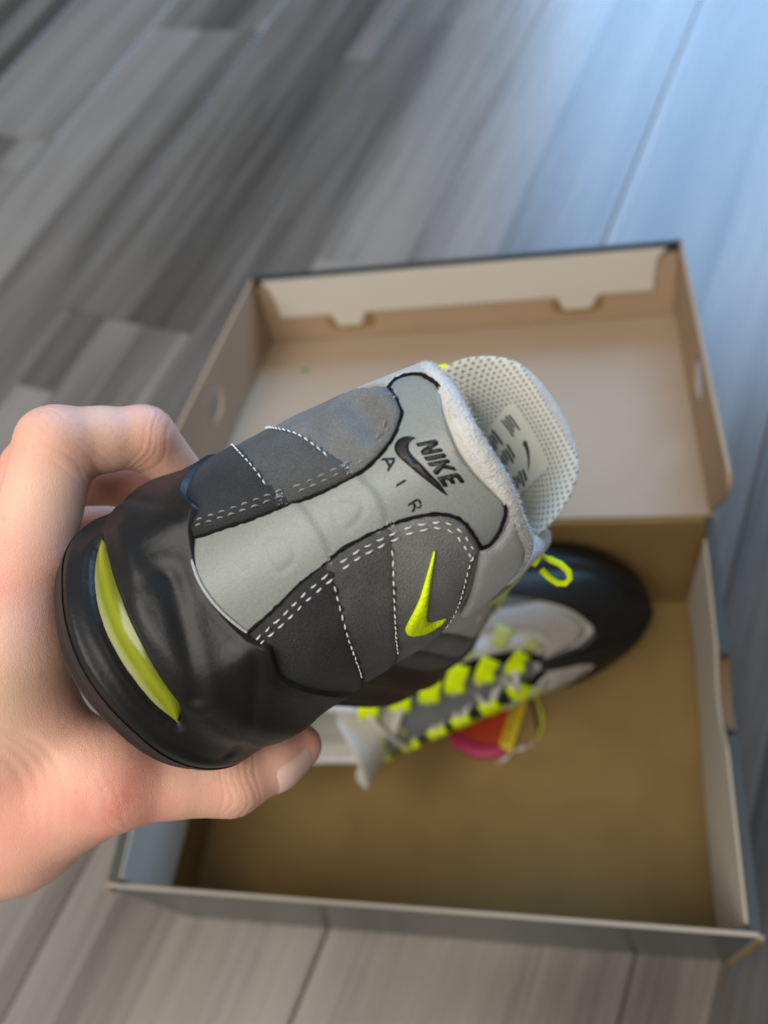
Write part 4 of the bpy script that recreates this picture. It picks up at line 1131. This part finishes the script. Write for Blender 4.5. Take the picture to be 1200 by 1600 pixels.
for nme, (J, r) in FING.items():
    J = np.array(J)
    for j, (amp, n) in {2: (.30, 7), 4: (.18, 4)}.items() if nme != 'thumb' else {3: (.16, 6), 1: (.10, 3)}.items():
        ax = J[min(j + 1, len(J) - 1)] - J[j - 1]; ax = ax / np.linalg.norm(ax)
        rel = HV - J[j]; s = rel @ ax; dist = np.linalg.norm(rel - s[:, None] * ax, axis=1)
        m = np.exp(-(np.linalg.norm(rel, axis=1) / (r[j] * 1.5)) ** 4)
        wob = .9 * np.sin(rel @ np.array([.35, .21, .28]) + j) + .5 * np.sin(rel @ np.array([.7, -.5, .4]))
        for q in range(n):
            c = (q - (n - 1) / 2) * 2.1 + rr_.uniform(-.6, .6)
            disp -= amp * rr_.uniform(.5, 1.1) * m * np.exp(-((s - c + wob * rr_.uniform(.6, 1.4)) / .48) ** 2)
        flush = np.maximum(flush, .42 * np.exp(-(np.linalg.norm(rel, axis=1) / (r[j] * 1.35)) ** 3))
# skin folds in the web of the thumb
A_, B_ = np.array([124., 2., 399.]), np.array([131., -8., 386.])
for q, off in enumerate((0, 3.4, 7.0, 11.0)):
    d = B_ - A_; d = d / np.linalg.norm(d); rel = HV - (A_ + np.array([-.75, -.25, .35]) * off)
    s = rel @ d; perp = rel - s[:, None] * d; pr = perp @ np.array([.75, .25, -.35])
    disp -= (.5 - .08 * q) * np.exp(-((pr + .06 * (s - 8) ** 2 * .3) / 1.0) ** 2) * np.exp(-((s - 8) / 11) ** 2)
disp += .12 * np.sin(HV @ np.array([.31, .12, .2])) * np.sin(HV @ np.array([-.1, .27, .23]))
for c, rad, amt in (((118, -18, 392), 15, .40), ((128, 31, 433), 12, .30), ((133, 64, 444), 9, .25), ((166, -7, 370), 9, .3), ((134, 0, 405), 8, .2)):
    flush = np.maximum(flush, amt * np.exp(-(np.linalg.norm(HV - np.array(c), axis=1) / rad) ** 2))
HV = HV + g_ * disp[:, None]
HB = np.array([83.0, -25.0, 380.0])
hand = mk('hand', HV - HB, HF, MAT['skin'])
hand.location = tuple(HB * MM)
fix_normals(hand)
atn = hand.data.attributes.new('flush', 'FLOAT', 'POINT'); atn.data.foreach_set('value', np.clip(flush, 0, 1).astype(np.float32))
tag(hand, 'bare left hand gripping the sneaker heel, thumb below and fingers curled over', 'hand')
def nail(tip, base, out, hw, parent, ln):
    """nail plate laid on the skin: from base towards tip, facing out"""
    tip, base, out = np.array(tip, float), np.array(base, float), np.array(out, float)
    ax = tip - base; ax /= np.linalg.norm(ax); out = out - (out @ ax) * ax; out /= np.linalg.norm(out); sd = np.cross(ax, out)
    n, m = 15, 13; V = []
    for i in range(n):
        a = i / (n - 1)
        wfac = min(1, math.sqrt(max(0, 1 - ((.28 - a) / .28) ** 2)) * .35 + .66) if a < .28 else (1 if a < .8 else math.sqrt(max(0, 1 - ((a - .8) / .22) ** 2)) * .5 + .5)
        for k in range(m):
            b = k / (m - 1) * 2 - 1
            p = base + ax * ln * a + sd * hw * b * wfac + out * 14
            t = 0.0
            for _ in range(24): t += float(hand_sdf((p - out * t)[None])[0]) * .9
            edge = max(abs(b), abs(a * 2 - 1)) ** 6
            V.append(p - out * t + out * (.42 - .5 * edge) - HB)
    o = mk('fingernail', V, gridfaces(n, m), MAT['nail'], parent); return fix_normals(o)
nail((182, 13, 352), (171.5, 3.2, 359.6), (.35, -.75, .35), 5.6, hand, 13.5)
# ------------------------------------------------------------------ swing tag in the box
TAGP = {'red': simple('tag_red', (.42, .045, .012), .45, .4), 'pink': simple('tag_pink', (.45, .03, .10), .45, .4), 'yellow': simple('tag_yellow', (.62, .46, .012), .5, .4), 'ink': simple('tag_ink', (.02, .018, .01), .6, .3),
        'cord': simple('tag_cord', (.012, .012, .012), .7, .3), 'clear': simple('tag_plastic', (.6, .55, .48), .2, .5)}
def disc(name, outline, z0, z1, mat, parent, dish=0.0):
    n = len(outline); c = np.mean(outline, 0); V = []
    for f in (1.0, .97, .6, .2):
        for p in outline:
            q = c + (np.array(p) - c) * f; V.append((*q, z1 + dish * (1 - f ** 2) - (.4 if f == 1 else 0)))
    for p in outline: V.append((*p, z0))
    F = [(r * n + i, r * n + (i + 1) % n, (r + 1) * n + (i + 1) % n, (r + 1) * n + i) for r in range(3) for i in range(n)]
    F += [tuple(3 * n + i for i in range(n))] + [(4 * n + i, 4 * n + (i + 1) % n, (i + 1) % n, i) for i in range(n)] + [tuple(4 * n + i for i in range(n))[::-1]]
    return fix_normals(mk(name, V, F, mat, parent))
swing = empty('swing_tag', Matrix.Translation((.195, .135, .0027)))
tag(swing, 'small red and pink swing tag with yellow strip tucked under the lying sneaker', 'tag')
to = lambda pts: np.array(pts, float) - np.array([195, 135])
body = cr(to([(170, 128), (178, 117), (194, 112), (207, 116), (214, 130), (219, 146), (210, 160), (188, 160), (172, 148)]), 6, True)
disc('card', body, .2, 3.0, TAGP['red'], swing, .8)
disc('card_edge', cr(to([(169.5, 126), (175, 117.5), (184, 112.5), (194, 111), (203, 112.5), (209, 116.5), (203, 119.5), (194, 120), (184, 122), (176, 126)]), 5, True), .3, 5.0, TAGP['pink'], swing, 1.0)
disc('name_strip', to([(203.5, 117), (212.5, 115.5), (224.5, 158), (215.5, 160)]), 4.0, 5.0, TAGP['yellow'], swing)
rs2 = random.Random(4)
dirv = np.array([12, 42.8]); dirv = dirv / np.linalg.norm(dirv)
for i in range(9):
    c = np.array([206.8, 123]) + dirv * (i * 3.1); s_ = np.array([dirv[1], -dirv[0]])
    w = .8 if i % 3 else 1.3
    disc('strip_lettering', to([c, c + dirv * w, c + dirv * w + s_ * 3.6, c + s_ * 3.6]), 4.9, 5.25, TAGP['ink'], swing)
def cord(name, pts, r, mat, parent):
    P = cr(pts, 8); T = np.gradient(P, axis=0); T /= np.linalg.norm(T, axis=1)[:, None]; V = []
    for i in range(len(P)):
        a = np.cross(T[i], [0.1, .2, 1]); a /= np.linalg.norm(a); b = np.cross(T[i], a)
        for k in range(6): V.append(P[i] + (a * math.cos(k * math.pi / 3) + b * math.sin(k * math.pi / 3)) * r)
    F = [(i * 6 + k, i * 6 + (k + 1) % 6, (i + 1) * 6 + (k + 1) % 6, (i + 1) * 6 + k) for i in range(len(P) - 1) for k in range(6)]
    return fix_normals(mk(name, V, F + [tuple(range(6)), tuple((len(P) - 1) * 6 + k for k in range(6))], mat, parent))
t3 = lambda pts: [(x - 195, y - 135, z) for x, y, z in pts]
cord('cord', t3([(222, 165, 3), (226, 150, 4), (229, 135, 2), (231, 128, 1.6)]), .8, TAGP['cord'], swing)
cord('cord', t3([(224, 165, 4), (230, 150, 5), (233, 138, 3), (230, 126, 1.6)]), .5, MAT['neon'], swing)
cord('plastic_fastener', t3([(203, 108, 1), (209, 113, 2), (215, 117, 4), (222, 120, 2), (228, 124, 1)]), .6, TAGP['clear'], swing)
for (x, y) in ((208.5, 112), (219, 119)):
    cord('plastic_fastener', t3([(x - 2.2, y - 1.4, 1.8), (x, y, 2.4), (x + 2.2, y + 1.2, 1.8)]), 1.6, TAGP['clear'], swing)
